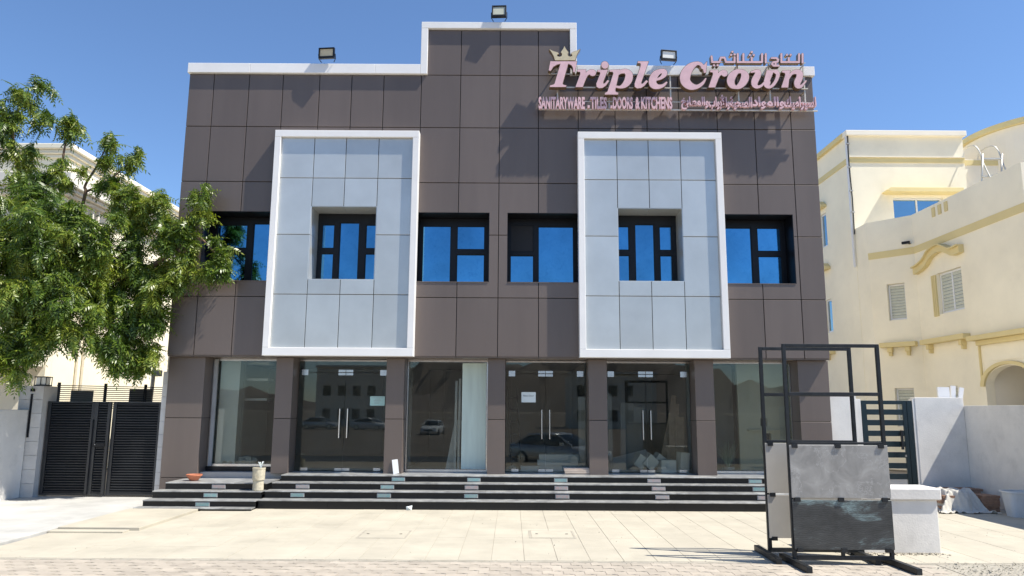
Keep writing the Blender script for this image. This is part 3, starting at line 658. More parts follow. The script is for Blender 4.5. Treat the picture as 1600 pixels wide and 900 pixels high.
# upper line in square Kufic strokes: al-taj al-thulathi, letter group by letter group (right to left)
r_ = 9
def V_(x, a, b): return ('l', [(x, a, r_), (x, b, r_)])
def D_(x, y): return ('l', [(x, y, 10), (x + 1, y, 10)])
kuf = [
 [V_(1370, 156, 240)],
 [('l', [(1335, 156, r_), (1335, 236, r_), (1158, 236, r_), (1158, 156, r_)]), V_(1232, 196, 236), D_(1214, 164), D_(1250, 164)],
 [('l', [(1062, 196, r_), (1108, 196, r_), (1126, 212, r_), (1120, 232, r_), (1076, 238, r_), (1064, 256, r_), (1080, 272, r_), (1132, 272, r_)]), D_(1100, 254)],
 [V_(1002, 156, 240)],
 [('l', [(965, 156, r_), (965, 236, r_), (722, 236, r_), (722, 156, r_)]), V_(862, 192, 236), V_(778, 156, 236), D_(842, 166), D_(882, 166), D_(862, 136)],
 [('l', [(690, 188, r_), (690, 236, r_), (604, 236, r_), (590, 192, r_), (552, 192, r_), (540, 236, r_), (466, 236, r_), (460, 180, r_)]), D_(655, 164), D_(690, 160), D_(668, 134), D_(484, 268), D_(520, 268)]]
for s in kuf: letter('letter', s, p6_, YS, YS + .11, SG, 'pink_letter', 'gold_edge', 2.2, 4.0)
def text_mesh(body, size, ext, off=0.0, align='CENTER'):
    c = bpy.data.curves.new('t', 'FONT'); c.body = body; c.size = size; c.extrude = ext; c.offset = off; c.align_x = align; c.resolution_u = 3
    o = bpy.data.objects.new('t', c); COL.objects.link(o); dg = bpy.context.evaluated_depsgraph_get(); dg.update()
    me = bpy.data.meshes.new_from_object(o.evaluated_get(dg)); bpy.data.objects.remove(o); bpy.data.curves.remove(c); return me
def place_text(body, x0, x1, z0, z1, y, dep, m, parent, name, off=.012):
    me = text_mesh(body, 1.0, .5, off); v = np.empty(len(me.vertices) * 3); me.vertices.foreach_get('co', v); v = v.reshape(-1, 3)
    a = v.min(0); b = v.max(0); q = np.empty_like(v); q[:, 0] = x0 + (v[:, 0] - a[0]) / (b[0] - a[0]) * (x1 - x0); q[:, 2] = z0 + (v[:, 1] - a[1]) / (b[1] - a[1]) * (z1 - z0)
    q[:, 1] = y + (.5 - v[:, 2]) * dep; o_ = WO[parent.name]; q -= np.array(o_); me.vertices.foreach_set('co', q.ravel()); me.materials.clear(); me.materials.append(M[m]); me.update(); fix_normals(me)
    me.name = name; return link(name, me, parent, o_)
def word(body, xa, xb, ya, yb, m='pink_letter'):
    a = at(xa, yb, YS + .06); b = at(xb, ya, YS + .06); return place_text(body, a.x, b.x, a.z, b.z, YS + .06, .07, m, SG, 'word', .034)
xs0 = 830 + 80 / 6.922
for body, a, b in (('SANITARYWARE', 80, 580), ('-', 597, 620), ('TILES', 642, 818), ('-', 838, 860), ('DOORS', 885, 1098), ('&', 1128, 1172), ('KITCHENS', 1192, 1524)):
    if body == '-': MB().box(at(830 + a / 6.922, 0, YS + .06).x, at(830 + b / 6.922, 0, YS + .06).x, YS + .06, YS + .12, at(900, 166.5, YS).z, at(900, 162.5, YS).z).build('dash', 'pink_letter', SG)
    else: word(body, 830 + a / 6.922, 830 + b / 6.922, 151.3, 170)
# lower Arabic line, joined letter forms looked up from the Unicode presentation forms
FORMS = {'ا': ('\uFE8D', '\uFE8E', None, None), 'أ': ('\uFE83', '\uFE84', None, None), 'ب': ('\uFE8F', '\uFE90', '\uFE91', '\uFE92'), 'ة': ('\uFE93', '\uFE94', None, None), 'ح': ('\uFEA1', '\uFEA2', '\uFEA3', '\uFEA4'),
 'خ': ('\uFEA5', '\uFEA6', '\uFEA7', '\uFEA8'), 'د': ('\uFEA9', '\uFEAA', None, None), 'ر': ('\uFEAD', '\uFEAE', None, None), 'س': ('\uFEB1', '\uFEB2', '\uFEB3', '\uFEB4'), 'ص': ('\uFEB9', '\uFEBA', '\uFEBB', '\uFEBC'),
 'ط': ('\uFEC1', '\uFEC2', '\uFEC3', '\uFEC4'), 'ك': ('\uFED9', '\uFEDA', '\uFEDB', '\uFEDC'), 'ل': ('\uFEDD', '\uFEDE', '\uFEDF', '\uFEE0'), 'م': ('\uFEE1', '\uFEE2', '\uFEE3', '\uFEE4'), 'و': ('\uFEED', '\uFEEE', None, None), 'ي': ('\uFEF1', '\uFEF2', '\uFEF3', '\uFEF4')}
def shape_ar(wd):
    out = ''; i = 0; prev = False
    while i < len(wd):
        c = wd[i]
        if c == 'ل' and i + 1 < len(wd) and wd[i + 1] in 'اأ':
            out += {('ا', False): '\uFEFB', ('ا', True): '\uFEFC', ('أ', False): '\uFEF7', ('أ', True): '\uFEF8'}[wd[i + 1], prev]; i += 2; prev = False; continue
        f = FORMS[c]; nxt = i + 1 < len(wd) and f[2] is not None
        out += f[3] if (prev and nxt) else f[2] if nxt else f[1] if prev else f[0]
        prev = nxt; i += 1
    return out[::-1]
xa = 1065
for wd, xa, xb, ya, yb in (('لسيراميك', 1226, 1275, 151, 172), ('والمواد', 1176, 1225, 151, 170), ('الصحية', 1141, 1175, 151, 171), ('والأبواب', 1108, 1140, 148, 171), ('والمطابخ', 1065, 1107, 151, 171)):
    word(shape_ar(wd), xa, xb, ya, yb)
# rails and brackets
def rx(px, py, Y): return at(px, py, Y)
for (xa, xb, y, w_) in ((857, 1262, 115.8, .022), (860, 1262, 136.5, .024), (842, 1275, 158.5, .018), (842, 1277, 170.8, .030), (1110, 1258, 97.8, .018)):
    a = rx(xa, y, YS + .15); b = rx(xb, y, YS + .15); MB().box(a.x, b.x, YS + .135, YS + .135 + w_, a.z - w_ / 2, a.z + w_ / 2).build('rail', 'rail', SG)
for px, ya, yb in ((871, 100, 158), (951, 100, 171), (1047, 112, 171), (1152, 97, 158), (1201, 97, 158), (1255, 97, 160)):
    a = rx(px, ya, YS + .15); b = rx(px, yb, YS + .15); MB().box(a.x - .014, a.x + .014, YS + .16, YS + .188, b.z, a.z).build('upright', 'rail', SG)
    for zz in (a.z - .08, b.z + .25): MB().box(a.x - .012, a.x + .012, YS + .19, YF + .002, zz, zz + .024).build('bracket', 'rail', SG)

# ------------------------------------------------------------------ FLOOD LIGHTS
def flood(x, z, W_, H_, lens, yaw, label, tilt=2):
    t = thing('flood_light', label, 'flood light', (x, 15.42, z), 'flood lights along the parapet')
    xf = Matrix.Translation((x, 15.38, z + .05)) @ Matrix.Rotation(math.radians(yaw), 4, 'Z') @ Matrix.Rotation(math.radians(tilt), 4, 'X') 
    b = plate(-W_ / 2, W_ / 2, 0, H_, -.03, .04, [(-W_ / 2 + .03, W_ / 2 - .03, .05, H_ - .03)]); b.build('housing', 'frame_black', t, xf=xf, bevel=.004)
    MB().box(-W_ / 2 + .03, W_ / 2 - .03, -.01, .035, .05, H_ - .03).build('lens', lens, t, xf=xf)
    f = MB()
    for i in range(9): f.box(-W_ / 2 + .04 + i * (W_ - .09) / 8, -W_ / 2 + .05 + i * (W_ - .09) / 8, .041, .075, .03, H_ - .03)
    f.build('cooling_fins', 'frame_black', t, xf=xf)
    for s in (-1, 1): MB().tube([(s * (W_ / 2 + .012), .01, H_ * .45), (s * (W_ / 2 + .012), .05, .02), (s * (W_ / 2 - .04), .09, -.05)], .009, 6).build('bracket', 'frame_black', t, xf=xf)
    return t
flood(-4.17, 9.535, .36, .25, 'lens_cream', -6, 'black flood light with a beige lens on the lower parapet left of the tower')
flood(-.33, 10.56, .33, .31, 'lens_grey', -3, 'grey-green lensed flood light standing on top of the central tower parapet', tilt=-12)
flood(3.47, 9.535, .36, .24, 'lens_white', 8, 'black flood light with a white lens on the parapet behind the pink sign')

# ------------------------------------------------------------------ PAPERS, POTS, CARTONS BY THE SHOP FRONT
pa = thing('notice', 'blank-looking pale green printed notice taped to the left pair of glass doors', 'notice', (-2.91, YG - .012, 1.95))
MB().box(-3.07, -2.75, YG - .016, YG - .010, 1.95, 2.15).build('sheet', 'paper_green', pa)
for k, (a, b) in enumerate(((.03, .29), (.10, .22), (.08, .24), (.09, .21), (.09, .20))): MB().box(-3.07 + a, -3.07 + b, YG - .0175, YG - .0165, 2.115 - k * .03, 2.122 - k * .03).build('printed_line', 'camera_grey', pa)
pa = thing('notice', 'white paper notice reading next door taped to the middle pair of glass doors', 'notice', (.375, YG - .012, 2.04))
MB().box(.22, .53, YG - .016, YG - .010, 2.04, 2.26).build('sheet', 'paper', pa)
place_text('Next Door', .255, .49, 2.165, 2.2, YG - .0185, .001, 'ink', pa, 'lettering', .0)
t = thing('flower_bowl', 'shallow terracotta bowl standing on the side steps by the first column', 'plant pot', (-6.40, 15.3, .43))
MB().lathe((-6.40, 15.3, .432), [(.07, 0), (.085, .01), (.14, .09), (.155, .10), (.155, .125), (.14, .125), (.13, .10)], 24).build('bowl', 'terracotta', t, smooth=False)
MB().lathe((-6.40, 15.3, .432), [(.05, .08), (.128, .085), (.128, .1), (.05, .112)], 16).build('soil', 'soil', t)
t = thing('stone_planter', 'tall pale stone pot with a dry sprig where the side steps meet the main steps', 'plant pot', (-4.93, 14.78, .30))
MB().lathe((-4.93, 14.80, .302), [(.10, 0), (.105, .01), (.10, .19), (.118, .20), (.12, .40), (.125, .41), (.125, .43), (.105, .43), (.10, .41)], 22).build('pot', 'stone_pot', t)
MB().lathe((-4.93, 14.80, .70), [(.03, 0), (.1, .004), (.1, .02), (.02, .028)], 14).build('soil', 'soil', t)
s = MB(); 
for k in range(7):
    a = random.uniform(0, 6.28); s.tube([(-4.90, 14.80, .70), (-4.90 + .02 * math.cos(a), 14.8 + .02 * math.sin(a), .79), (-4.90 + .05 * math.cos(a), 14.8 + .05 * math.sin(a), .83 + .03 * random.random())], [.006, .005, .009], 5)
s.build('sprig', 'paper', t)
s = MB()
for k in range(9):
    a = -math.pi / 2 + random.uniform(-.6, .6); l_ = random.uniform(.06, .13); dx = random.uniform(-.05, .05); s.tube([(-4.93 + dx * .2, 14.675, .52), (-4.93 + dx, 14.670, .52 + l_)], [.006, .003], 5)
s.build('relief', 'stone_pot', t)
def stack(name, label, cat, x0, x1, y0, y1, z, n_, h, m, jit=.02, group=None):
    t = thing(name, label, cat, ((x0 + x1) / 2, (y0 + y1) / 2, z), group)
    for k in range(n_):
        a = random.uniform(-jit, jit); b = random.uniform(-jit, jit)
        MB().box(x0 + a, x1 + a, y0 + b, y1 + b, z + k * h + .001, z + (k + 1) * h - .003).build('sheet', m, t)
    return t
stack('carton_stack', 'flat beige tile cartons stacked on the landing against the middle glass doors', 'cartons', 1.12, 1.66, 15.78, 16.12, .553, 4, .032, 'cardboard')
t = thing('white_offcut', 'small white board leaning on the column between the left doors and the middle window', 'board', (-2.42, 15.68, .553))
MB().box(-.06, .06, -.006, .006, 0, .29).build('board', 'white_board', t, xf=Matrix.Translation((-2.38, 15.70, .556)) @ Matrix.Rotation(math.radians(-9), 4, 'Y') @ Matrix.Rotation(math.radians(-7), 4, 'X'))
t = thing('paper_scrap', 'crumpled white paper scrap at the foot of the bottom step, left of centre', 'litter', (-1.93, 14.38, 0))
MB().add([(-1.97, 14.40, .002), (-1.87, 14.38, .002), (-1.86, 14.41, .085), (-1.98, 14.41, .06), (-1.92, 14.36, .05)], [(0, 1, 4), (1, 2, 4), (2, 3, 4), (3, 0, 4)]).build('scrap', 'paper', t)

# ------------------------------------------------------------------ INTERIOR CLUTTER
def leaning(name, label, cat, items, m, group=None):
    t = thing(name, label, cat, (items[0][0], items[0][1], .555), group)
    for (x, y, w_, h_, th, lean, side) in items:
        MB().box(-w_ / 2, w_ / 2, -th / 2, th / 2, 0, h_).build('board', m, t, xf=Matrix.Translation((x, y, .558)) @ Matrix.Rotation(math.radians(side), 4, 'Y') @ Matrix.Rotation(math.radians(lean), 4, 'X'))
    return t
leaning('plank_pile', 'brown and grey boards leaning inside behind the right pair of glass doors', 'boards', [(3.45, 16.75, .12, 1.7, .03, -8, 9), (3.6, 16.8, .15, 1.5, .03, -8, 6), (3.3, 16.7, .1, 1.3, .03, -8, 14), (3.75, 16.75, .2, 1.2, .03, -8, 3)], 'wood')
leaning('board_pile', 'pale panels leaning inside at the left of the right glass doors', 'panels', [(2.15, 16.45, .16, 1.7, .03, -5, 0), (2.7, 17.6, .3, 1.5, .04, -5, 2), (2.95, 17.7, .25, 1.4, .04, -5, 4)], 'interior')
leaning('stone_slab', 'single pale stone slab leaning inside at the right of the middle glass doors', 'slab', [(1.56, 16.42, .16, 1.6, .03, -3, 0)], 'beige_tile')
leaning('door_frame', 'white door frame strips leaning beside the frosted panel in the middle window', 'frame', [(-1.22, 16.36, .05, 1.95, .05, -4, 0), (-1.14, 16.36, .05, 2.0, .05, -4, 0), (-1.36, 16.55, .16, 1.1, .02, -4, 10)], 'white_board')
for k, (x, y, z, a, sx, lab) in enumerate(((2.72, 16.40, .56, 35, .22, 'white box lying tilted on the showroom floor, leftmost of the pile behind the right doors'), (2.92, 16.38, .56, 42, .26, 'open white box tilted on the pile behind the right doors, left of the upright box'), (3.15, 16.55, .56, 38, .24, 'white box at the back of the pile behind the right doors'), (3.38, 16.38, .56, 0, .34, 'white box lying flat at the right of the pile behind the right doors'), (3.72, 16.4, .56, 4, .2, 'tall white carton by the right hinge of the right glass doors'))):
    t = thing('white_box', lab, 'box', (x, y, z), 'white boxes behind the right glass doors')
    h_ = .42 if k == 4 else .26; xf = Matrix.Translation((x, y, z + (.13 if a > 5 else .0))) @ Matrix.Rotation(math.radians(a), 4, 'Y') @ Matrix.Rotation(.2, 4, 'Z')
    MB().box(-sx / 2, sx / 2, -.12, .12, 0, h_).build('carton', 'white_board', t, xf=xf)
    MB().box(-sx / 2, sx / 2, -.12, .12, h_ + .002, h_ + .008).build('lid', 'white_board', t, xf=xf)
t = leaning('fallen_panel', 'large pale panel fallen over the white boxes behind the right glass doors', 'panel', [(2.75, 16.75, .9, .7, .02, -62, -14)], 'white_board')
t = thing('step_ladder', 'aluminium step ladder leaning inside at the left of the middle glass doors', 'ladder', (.1, 16.8, .555))
for x in (.02, .22): MB().tube([(x, 16.6, .56), (x - .1, 17.05, 2.4)], .016, 6).build('stile', 'steel', t)
for k in range(6): z = .8 + k * .27; f_ = (z - .56) / 1.84; MB().tube([(.02 - .1 * f_, 16.6 + .45 * f_, z), (.22 - .1 * f_, 16.6 + .45 * f_, z)], .012, 6).build('rung', 'steel', t)
stack('white_cartons', 'two rows of white cartons on the floor inside behind the middle glass doors', 'cartons', .6, 1.5, 16.55, 16.85, .556, 3, .12, 'white_board')
stack('tile_stack', 'low heap of flat tiles inside at the left of the middle glass doors', 'tiles', .2, .6, 16.4, 16.7, .556, 3, .04, 'white_board', .05)
def bag(name, label, x, y, z, r, m='cloth'):
    bm = bmesh.new(); bmesh.ops.create_icosphere(bm, subdivisions=3, radius=1)
    for v in bm.verts:
        p = v.co; k = 1 + .22 * math.sin(p.x * 7 + x * 5) * math.sin(p.y * 6 + 1) + .12 * math.sin(p.z * 13 + p.x * 9); v.co = Vector((x + p.x * r * k, y + p.y * r * .7 * k, z + max(p.z * r * .8 * k + r * .5, 0)))
    me = bpy.data.meshes.new(name); bm.to_mesh(me); bm.free(); me.materials.append(M[m]); o = link(name, me); tag(o, label, 'bag'); return o
bag('plastic_bag', 'crumpled plastic bag on the showroom floor at the left end of the leftmost window', -6.15, 16.38, .56, .16)
bag('plastic_bag', 'large crumpled plastic bag on the floor in the middle of the leftmost window', -5.75, 16.42, .56, .22)
bag('plastic_bag', 'small pale bag on the floor inside the left edge of the middle glass doors', .02, 16.36, .56, .1)
t = thing('wall_shelves', 'three white wall shelves one above another in the leftmost shop window', 'shelves', (-6.2, 18.5, 1.6))
for z in (2.05, 2.5, 2.95 - .08): MB().box(-6.40, -5.55, 16.9, 17.3, z, z + .05).build('shelf', 'white_board', t)
t = thing('potted_agave', 'spiky pale green plant standing in white pebbles behind the rightmost shop window', 'plant', (4.75, 16.5, .56))
s = MB()
for k in range(46):
    a = random.uniform(0, 6.28); cx_ = 4.75 + (.0 if k < 30 else .85); h_ = random.uniform(.35, .8); sp = random.uniform(.05, .42); w0 = .012
    p = [(cx_ + sp * math.cos(a) * f_ ** 1.4, 16.5 + sp * .5 * math.sin(a) * f_, .57 + h_ * f_ * (1 - .25 * f_ * sp)) for f_ in (0, .33, .66, 1)]
    s.tube(p, [w0, w0 * .9, w0 * .6, .002], 4)
s.build('leaves', 'agave', t)
MB().lathe((4.75, 16.5, .556), [(.10, 0), (.14, .1), (.14, .12), (.12, .12)], 16).build('pot', 'tub', t)
s = MB()
for k in range(1500):
    x = random.uniform(4.36, 6.05); y = random.uniform(16.26, 16.46); r = random.uniform(.012, .028); a = [Vector((random.uniform(-1, 1), random.uniform(-1, 1), random.uniform(-.7, .7))).normalized() * r for _ in range(4)]
    z = .565 + random.random() * .05; s.add([(x + p.x, y + p.y, z + p.z) for p in a], [(0, 1, 2), (0, 2, 3), (0, 3, 1), (1, 3, 2)])
tag(s.build('pebbles', 'pebble'), kind='stuff')
t = thing('display_niche', 'beige display wall with two small niches behind the rightmost shop window', 'display wall', (5.75, 16.5, .56))
plate(5.02, 6.45, .56, 3.0, 16.50, 16.6, [(5.50, 5.64, 1.55, 1.72), (5.58, 5.72, 1.15, 1.4)]).build('panel', 'display_beige', t)
MB().box(5.2, 6.4, 16.40, 16.495, 1.45, 1.48).build('shelf', 'display_beige', t); MB().box(5.45, 5.78, 16.61, 16.63, 1.1, 1.8).build('niche_back', 'frame_black', t)

# ------------------------------------------------------------------ DISPLAY RACK
t = thing('display_rack', 'black steel tile display rack on the paving with its upper half empty', 'rack', (4.2, 9.9, 0))
FY, BY = 9.62, 10.14; bs = 'black_steel'
def bar(x0, x1, y0, y1, z0, z1, nm='rail'): return MB().box(x0, x1, y0, y1, z0, z1).build(nm, bs, t, bevel=.004)
for Y, x0, x1 in ((FY, 3.53, 4.75), (BY, 3.40, 4.62)):
    s_ = .045
    for x in (x0, x1): bar(x, x + s_, Y - s_ / 2, Y + s_ / 2, .06, 2.76, 'upright')
    bar(x0 + s_ + .001, x1 - .001, Y - s_ / 2, Y + s_ / 2, 2.715, 2.76)
    bar(x0 + s_ + .001, x1 - .001, Y - s_ / 2, Y + s_ / 2, 2.09, 2.135)
    bar(x0 + s_ + .001, x1 - .001, Y - s_ / 2, Y + s_ / 2, 1.475, 1.505)
    bar(x0 + s_ + .001, x1 - .001, Y - s_ / 2, Y + s_ / 2, .06, .11)
    for x in (x0 + .01, (x0 + x1) / 2, x1): bar(x, x + s_ * .9, Y - s_ / 2 - .002, Y + s_ / 2 - .004, .112, .24 if x < x1 else .24, 'stub')
for x in (3.45, 4.64):   # feet run front to back
    for a, b, yy in ((x - .13, x + .02, 0), (x + .1, x + .25, 0)):
        pass
def foot(xa, ya, xb, yb, label=None):
    d = Vector((xb - xa, yb - ya, 0)); L_ = d.length; xf = Matrix.Translation((xa, ya, 0)) @ Matrix.Rotation(math.atan2(d.y, d.x), 4, 'Z')
    return MB().box(0, L_, -.035, .035, .003, .075).build('foot', bs, t, xf=xf, bevel=.004)
foot(3.54, 9.12, 3.52, 9.98); foot(3.36, 9.62, 3.38, 10.55); foot(4.80, 9.05, 4.76, 9.9); foot(4.60, 9.62, 4.60, 10.45)
for Y, x0, x1 in ((FY, 3.55, 4.77), (BY, 3.42, 4.64)):
    for zz in (1.46, .80, .19 if Y == FY else .24):
        for x in (x0 + .06, (x0 + x1) / 2, x1 - .06):
            if Y == BY and x > x0 + .1: continue
            MB().box(x - .035, x + .035, Y - .062, Y - .024, zz - .03, zz + .02).build('clip', bs, t)
def tile(x0, x1, Y, z0, z1, m, label):
    o = MB().cbox(x0, x1, Y - .045, Y - .026, z0, z1, .002).build('sample_tile', m, origin=((x0 + x1) / 2, Y, z0)); tag(o, label, 'tile'); return o
tile(3.545, 4.795, FY, .815, 1.465, 'marble', 'large light grey veined marble tile on the front of the black rack')
tile(3.545, 4.795, FY, .19, .79, 'patina', 'dark metallic rusted-look tile with pale blue patches, bottom front of the black rack')
tile(3.415, 4.66, BY, .815, 1.465, 'beige_tile', 'plain beige tile on the back frame of the rack, upper one')
tile(3.415, 4.66, BY, .24, .79, 'beige_tile', 'plain beige tile on the back frame of the rack, lower one')

# ------------------------------------------------------------------ LOW WHITE BLOCK
t = thing('masonry_block', 'low white plastered masonry block with a flat coping behind the display rack', 'low wall', (5.3, 10.7, 0))
MB().box(4.55, 5.83, 10.40, 10.84, 0, .70).build('body', 'white_wall', t, bevel=.01)
MB().box(4.51, 5.88, 10.36, 10.88, .702, .86).build('coping', 'white_wall', t, bevel=.018)
s = MB()
for k in range(160):
    x = random.uniform(4.5, 5.9); y = 10.36 - random.random() ** 2 * .12; r = random.uniform(.008, .03); a = [Vector((random.uniform(-1, 1), random.uniform(-1, 1), random.uniform(-.7, .7))).normalized() * r for _ in range(4)]
    s.add([(x + p.x, y + p.y, r * .3 + p.z) for p in a], [(0, 1, 2), (0, 2, 3), (0, 3, 1), (1, 3, 2)])
tag(s.build('rubble', 'gravel'), kind='stuff')
t = thing('wall_socket', 'small weathered grey socket box on the left end of the low white block', 'socket', (4.96, 10.35, .79))
MB().box(4.92, 4.99, 10.335, 10.358, .76, .83).build('box', 'camera_grey', t, bevel=.005); MB().lathe((0, 0, 0), [(.02, 0), (.02, .012), (.01, .012)], 10).build('socket_face', 'frame_black', t, xf=Matrix.Translation((4.955, 10.334, .795)) @ Matrix.Rotation(math.radians(90), 4, 'X'))

# ------------------------------------------------------------------ LEFT GATE, WALL, FENCE
t = thing('driveway_gate', 'dark grey metal gate of narrow louvred slats between white block pillar and showroom', 'gate', (-8.65, 15.9, 0))
GZ0, GZ1 = .07, 2.0
lv = {}
def louvre(w_):
    k = round(w_, 3)
    if k not in lv:
        m = MB(); m.v = [(0, .030, -.008), (w_, .030, -.008), (w_, -.012, .006), (0, -.012, .006), (0, -.012, .020), (w_, -.012, .020), (w_, .026, .052), (0, .026, .052)]
        m.f = [(0, 1, 2, 3), (3, 2, 5, 4), (4, 5, 6, 7), (0, 3, 4, 7), (1, 6, 5, 2), (0, 7, 6, 1)]
        me = bpy.data.meshes.new('slat'); me.from_pydata(m.v, [], m.f); fix_normals(me); me.materials.append(M['gate_metal']); lv[k] = me
    return lv[k]
for (a, b, yy) in ((-9.86, -8.86, 15.9), (-8.84, -8.50, 15.87), (-8.47, -7.44, 15.9)):
    leaf = MB().box(a, a + .075, yy - .03, yy + .03, GZ0, GZ1).box(b - .06, b, yy - .03, yy + .03, GZ0, GZ1).box(a + .076, b - .061, yy - .03, yy + .03, GZ1 - .035, GZ1).box(a + .076, b - .061, yy - .03, yy + .03, GZ0, GZ0 + .04).build('gate_leaf', 'gate_metal', t)
    k = 0; z = GZ0 + .045
    while z < GZ1 - .07: link('slat', louvre(b - a - .138), leaf, (a + .077, yy, z)); z += .0532
for x in (-8.885, -8.53): MB().box(x, x + .05, 15.80, 15.835, .09, 1.62).build('pull_bar', 'gate_metal', t, bevel=.004)
MB().box(-8.80, -8.54, 15.80, 15.84, 1.06, 1.13).build('lock_box', 'frame_black', t); MB().lathe((-8.74, 15.79, 1.1), [(.012, 0), (.012, .02)], 8).build('handle', 'steel', t)
t = thing('gate_pillar', 'pale block pillar with a black lantern socket at the left end of the louvred gate', 'pillar', (-10.1, 16.0, 0))
for k in range(8):
    z = .02 + k * .288
    MB().cbox(-10.40, -9.89, 15.72, 15.74, z, z + .283, .004).build('stone', 'block_wall', t)
MB().box(-10.398, -9.892, 15.742, 16.2, 0, 2.318).build('core', 'block_wall', t)
MB().box(-10.14, -10.10, 15.70, 15.718, 1.25, 2.15).build('slot_light', 'frame_black', t); MB().box(-10.15, -10.07, 15.68, 15.718, 2.2, 2.26).build('intercom', 'frame_black', t, bevel=.006)
t = thing('pillar_lantern', 'small square black framed lantern on top of the left gate pillar', 'lantern', (-10.0, 15.85, 2.32))
MB().box(-10.13, -9.87, 15.74, 15.96, 2.32, 2.345).box(-10.13, -9.87, 15.74, 15.96, 2.50, 2.52).parts('plate', 'frame_black', t)
f_ = MB()
for x in (-10.125, -10.0, -9.885):
    for y in (15.745, 15.945): f_.box(x, x + .012, y, y + .012, 2.345, 2.50)
f_.build('cage', 'frame_black', t); MB().box(-10.10, -9.9, 15.77, 15.93, 2.346, 2.499).build('diffuser', 'lens_white', t)
t = thing('boundary_wall', 'grey white plastered yard wall in tree shade at the left edge', 'wall', (-10.3, 12, 0))
MB().box(-10.45, -10.15, 6.0, 15.70, 0, 1.82).build('wall', 'white_wall', t, bevel=.01)
t = thing('gate_pillar', 'narrow white block pillar between the louvred gate and the brown showroom', 'pillar', (-7.37, 16.0, 0))
for k in range(10):
    z = .02 + k * .262
    MB().cbox(-7.425, -7.315, 15.80, 15.82, z, z + .257, .003).build('stone', 'block_wall', t)
MB().box(-7.423, -7.317, 15.822, 16.3, 0, 2.64).build('core', 'block_wall', t)
t = thing('block_tower', 'tall grey rough block wall behind the narrow pillar, beside the showroom', 'wall', (-7.5, 17, 0))
for k in range(16):
    z = k * .25; MB().cbox(-7.68, -7.33, 16.5, 16.55, z + .004, z + .246, .004).build('block', 'block_wall', t)
MB().box(-7.68, -7.33, 16.552, 17.4, 0, 4.0).build('core', 'block_wall', t)
t = thing('slat_fence', 'low run of thin black slats showing above the louvred gate', 'fence', (-9, 17, 0))
A_ = Vector((-10.1, 16.5, 0)); B_ = Vector((-8.05, 18.2, 0)); L_ = (B_ - A_).length; xf = Matrix.Translation(A_) @ Matrix.Rotation(math.atan2(B_.y - A_.y, B_.x - A_.x), 4, 'Z')
for k in range(12): z = 1.85 + k * .045; MB().box(0, L_, -.012, .012, z, z + .018).build('slat', 'gate_metal', t, xf=xf)
for u in (.02, .95, 1.8, 2.6): MB().box(u, u + .06, .013, .06, 0, 2.42).build('post', 'gate_metal', t, xf=xf)
MB().box(.3, .75, .07, .1, 1.7, 2.25).build('backing_sheet', 'camera_grey', t, xf=xf)
MB().box(1.5, 2.0, .07, .1, 1.7, 2.3).build('backing_sheet', 'camera_grey', t, xf=xf)

# ------------------------------------------------------------------ RIGHT GATE AND WALLS
t = thing('garden_gate', 'dark green black metal gate with broad slats and gaps behind the display rack', 'gate', (8.0, 15.9, 0))
gg = 'gate_green'; gx0, gx1 = 7.46, 8.54
MB().box(gx0, gx0 + .11, 15.88, 15.93, .04, 2.12).build('stile', gg, t, bevel=.004); MB().box(gx1 - .11, gx1, 15.88, 15.93, .04, 2.12).build('stile', gg, t, bevel=.004)
MB().box(gx1 - .20, gx1 - .115, 15.885, 15.925, .04, 2.12).build('stile', gg, t, bevel=.004)
z = .04; k = 0
while z < 2.1:
    h_ = .115 if z + .115 < 2.12 else 2.12 - z
    MB().box(gx0 + .112, gx1 - .202, 15.89, 15.92, z, z + h_).build('slat', gg, t, bevel=.004); z += .2225
MB().box(gx0 + .112, gx1 - .202, 15.889, 15.921, 2.04, 2.119).build('slat', gg, t, bevel=.004)
MB().box(8.24, 8.29, 15.84, 15.879, 1.1, 1.5).build('handle', 'black_steel', t, bevel=.005); MB().box(8.30, 8.34, 15.86, 15.879, .95, .99).build('lock', 'steel', t)
t = thing('gate_wall', 'white plastered wall piece between the brown showroom and the green-black gate', 'wall', (7.1, 15.9, 0))
MB().box(6.78, 7.34, 15.85, 16.05, 0, 2.22).build('wall', 'white_wall', t, bevel=.008); MB().box(7.345, 7.45, 15.88, 16.02, 0, 2.15).build('jamb', 'white_wall', t, bevel=.004)
t = thing('gate_wall', 'white plastered wall right of the green-black gate with a diagonal shadow', 'wall', (9.1, 15.9, 0))
MB().box(8.60, 9.64, 15.87, 16.05, 0, 2.19).build('wall', 'white_wall', t, bevel=.008)
MB().box(8.55, 8.598, 15.88, 16.02, 0, 2.16).build('jamb', 'white_wall', t)
t = thing('boundary_wall', 'long white yard wall running towards the camera at the right edge', 'wall', (9.7, 12, 0))
MB().box(9.642, 9.86, 5.5, 15.99, 0, 2.02).build('wall', 'white_wall', t, bevel=.008)
t = thing('leaning_board', 'white boards propped above the corner of the right hand yard walls', 'board', (9.6, 16.2, 2.0))
MB().box(-.05, .05, -.02, .02, 0, .45).build('board', 'white_pvc', t, xf=Matrix.Translation((9.58, 16.15, 2.0)) @ Matrix.Rotation(math.radians(4), 4, 'Y')); MB().box(-.045, .045, -.02, .02, 0, .42).build('board', 'white_pvc', t, xf=Matrix.Translation((9.69, 16.12, 2.0)) @ Matrix.Rotation(math.radians(12), 4, 'Y'))
MB().box(9.25, 9.5, 16.1, 16.15, 2.0, 2.42).build('panel', 'white_pvc', t)
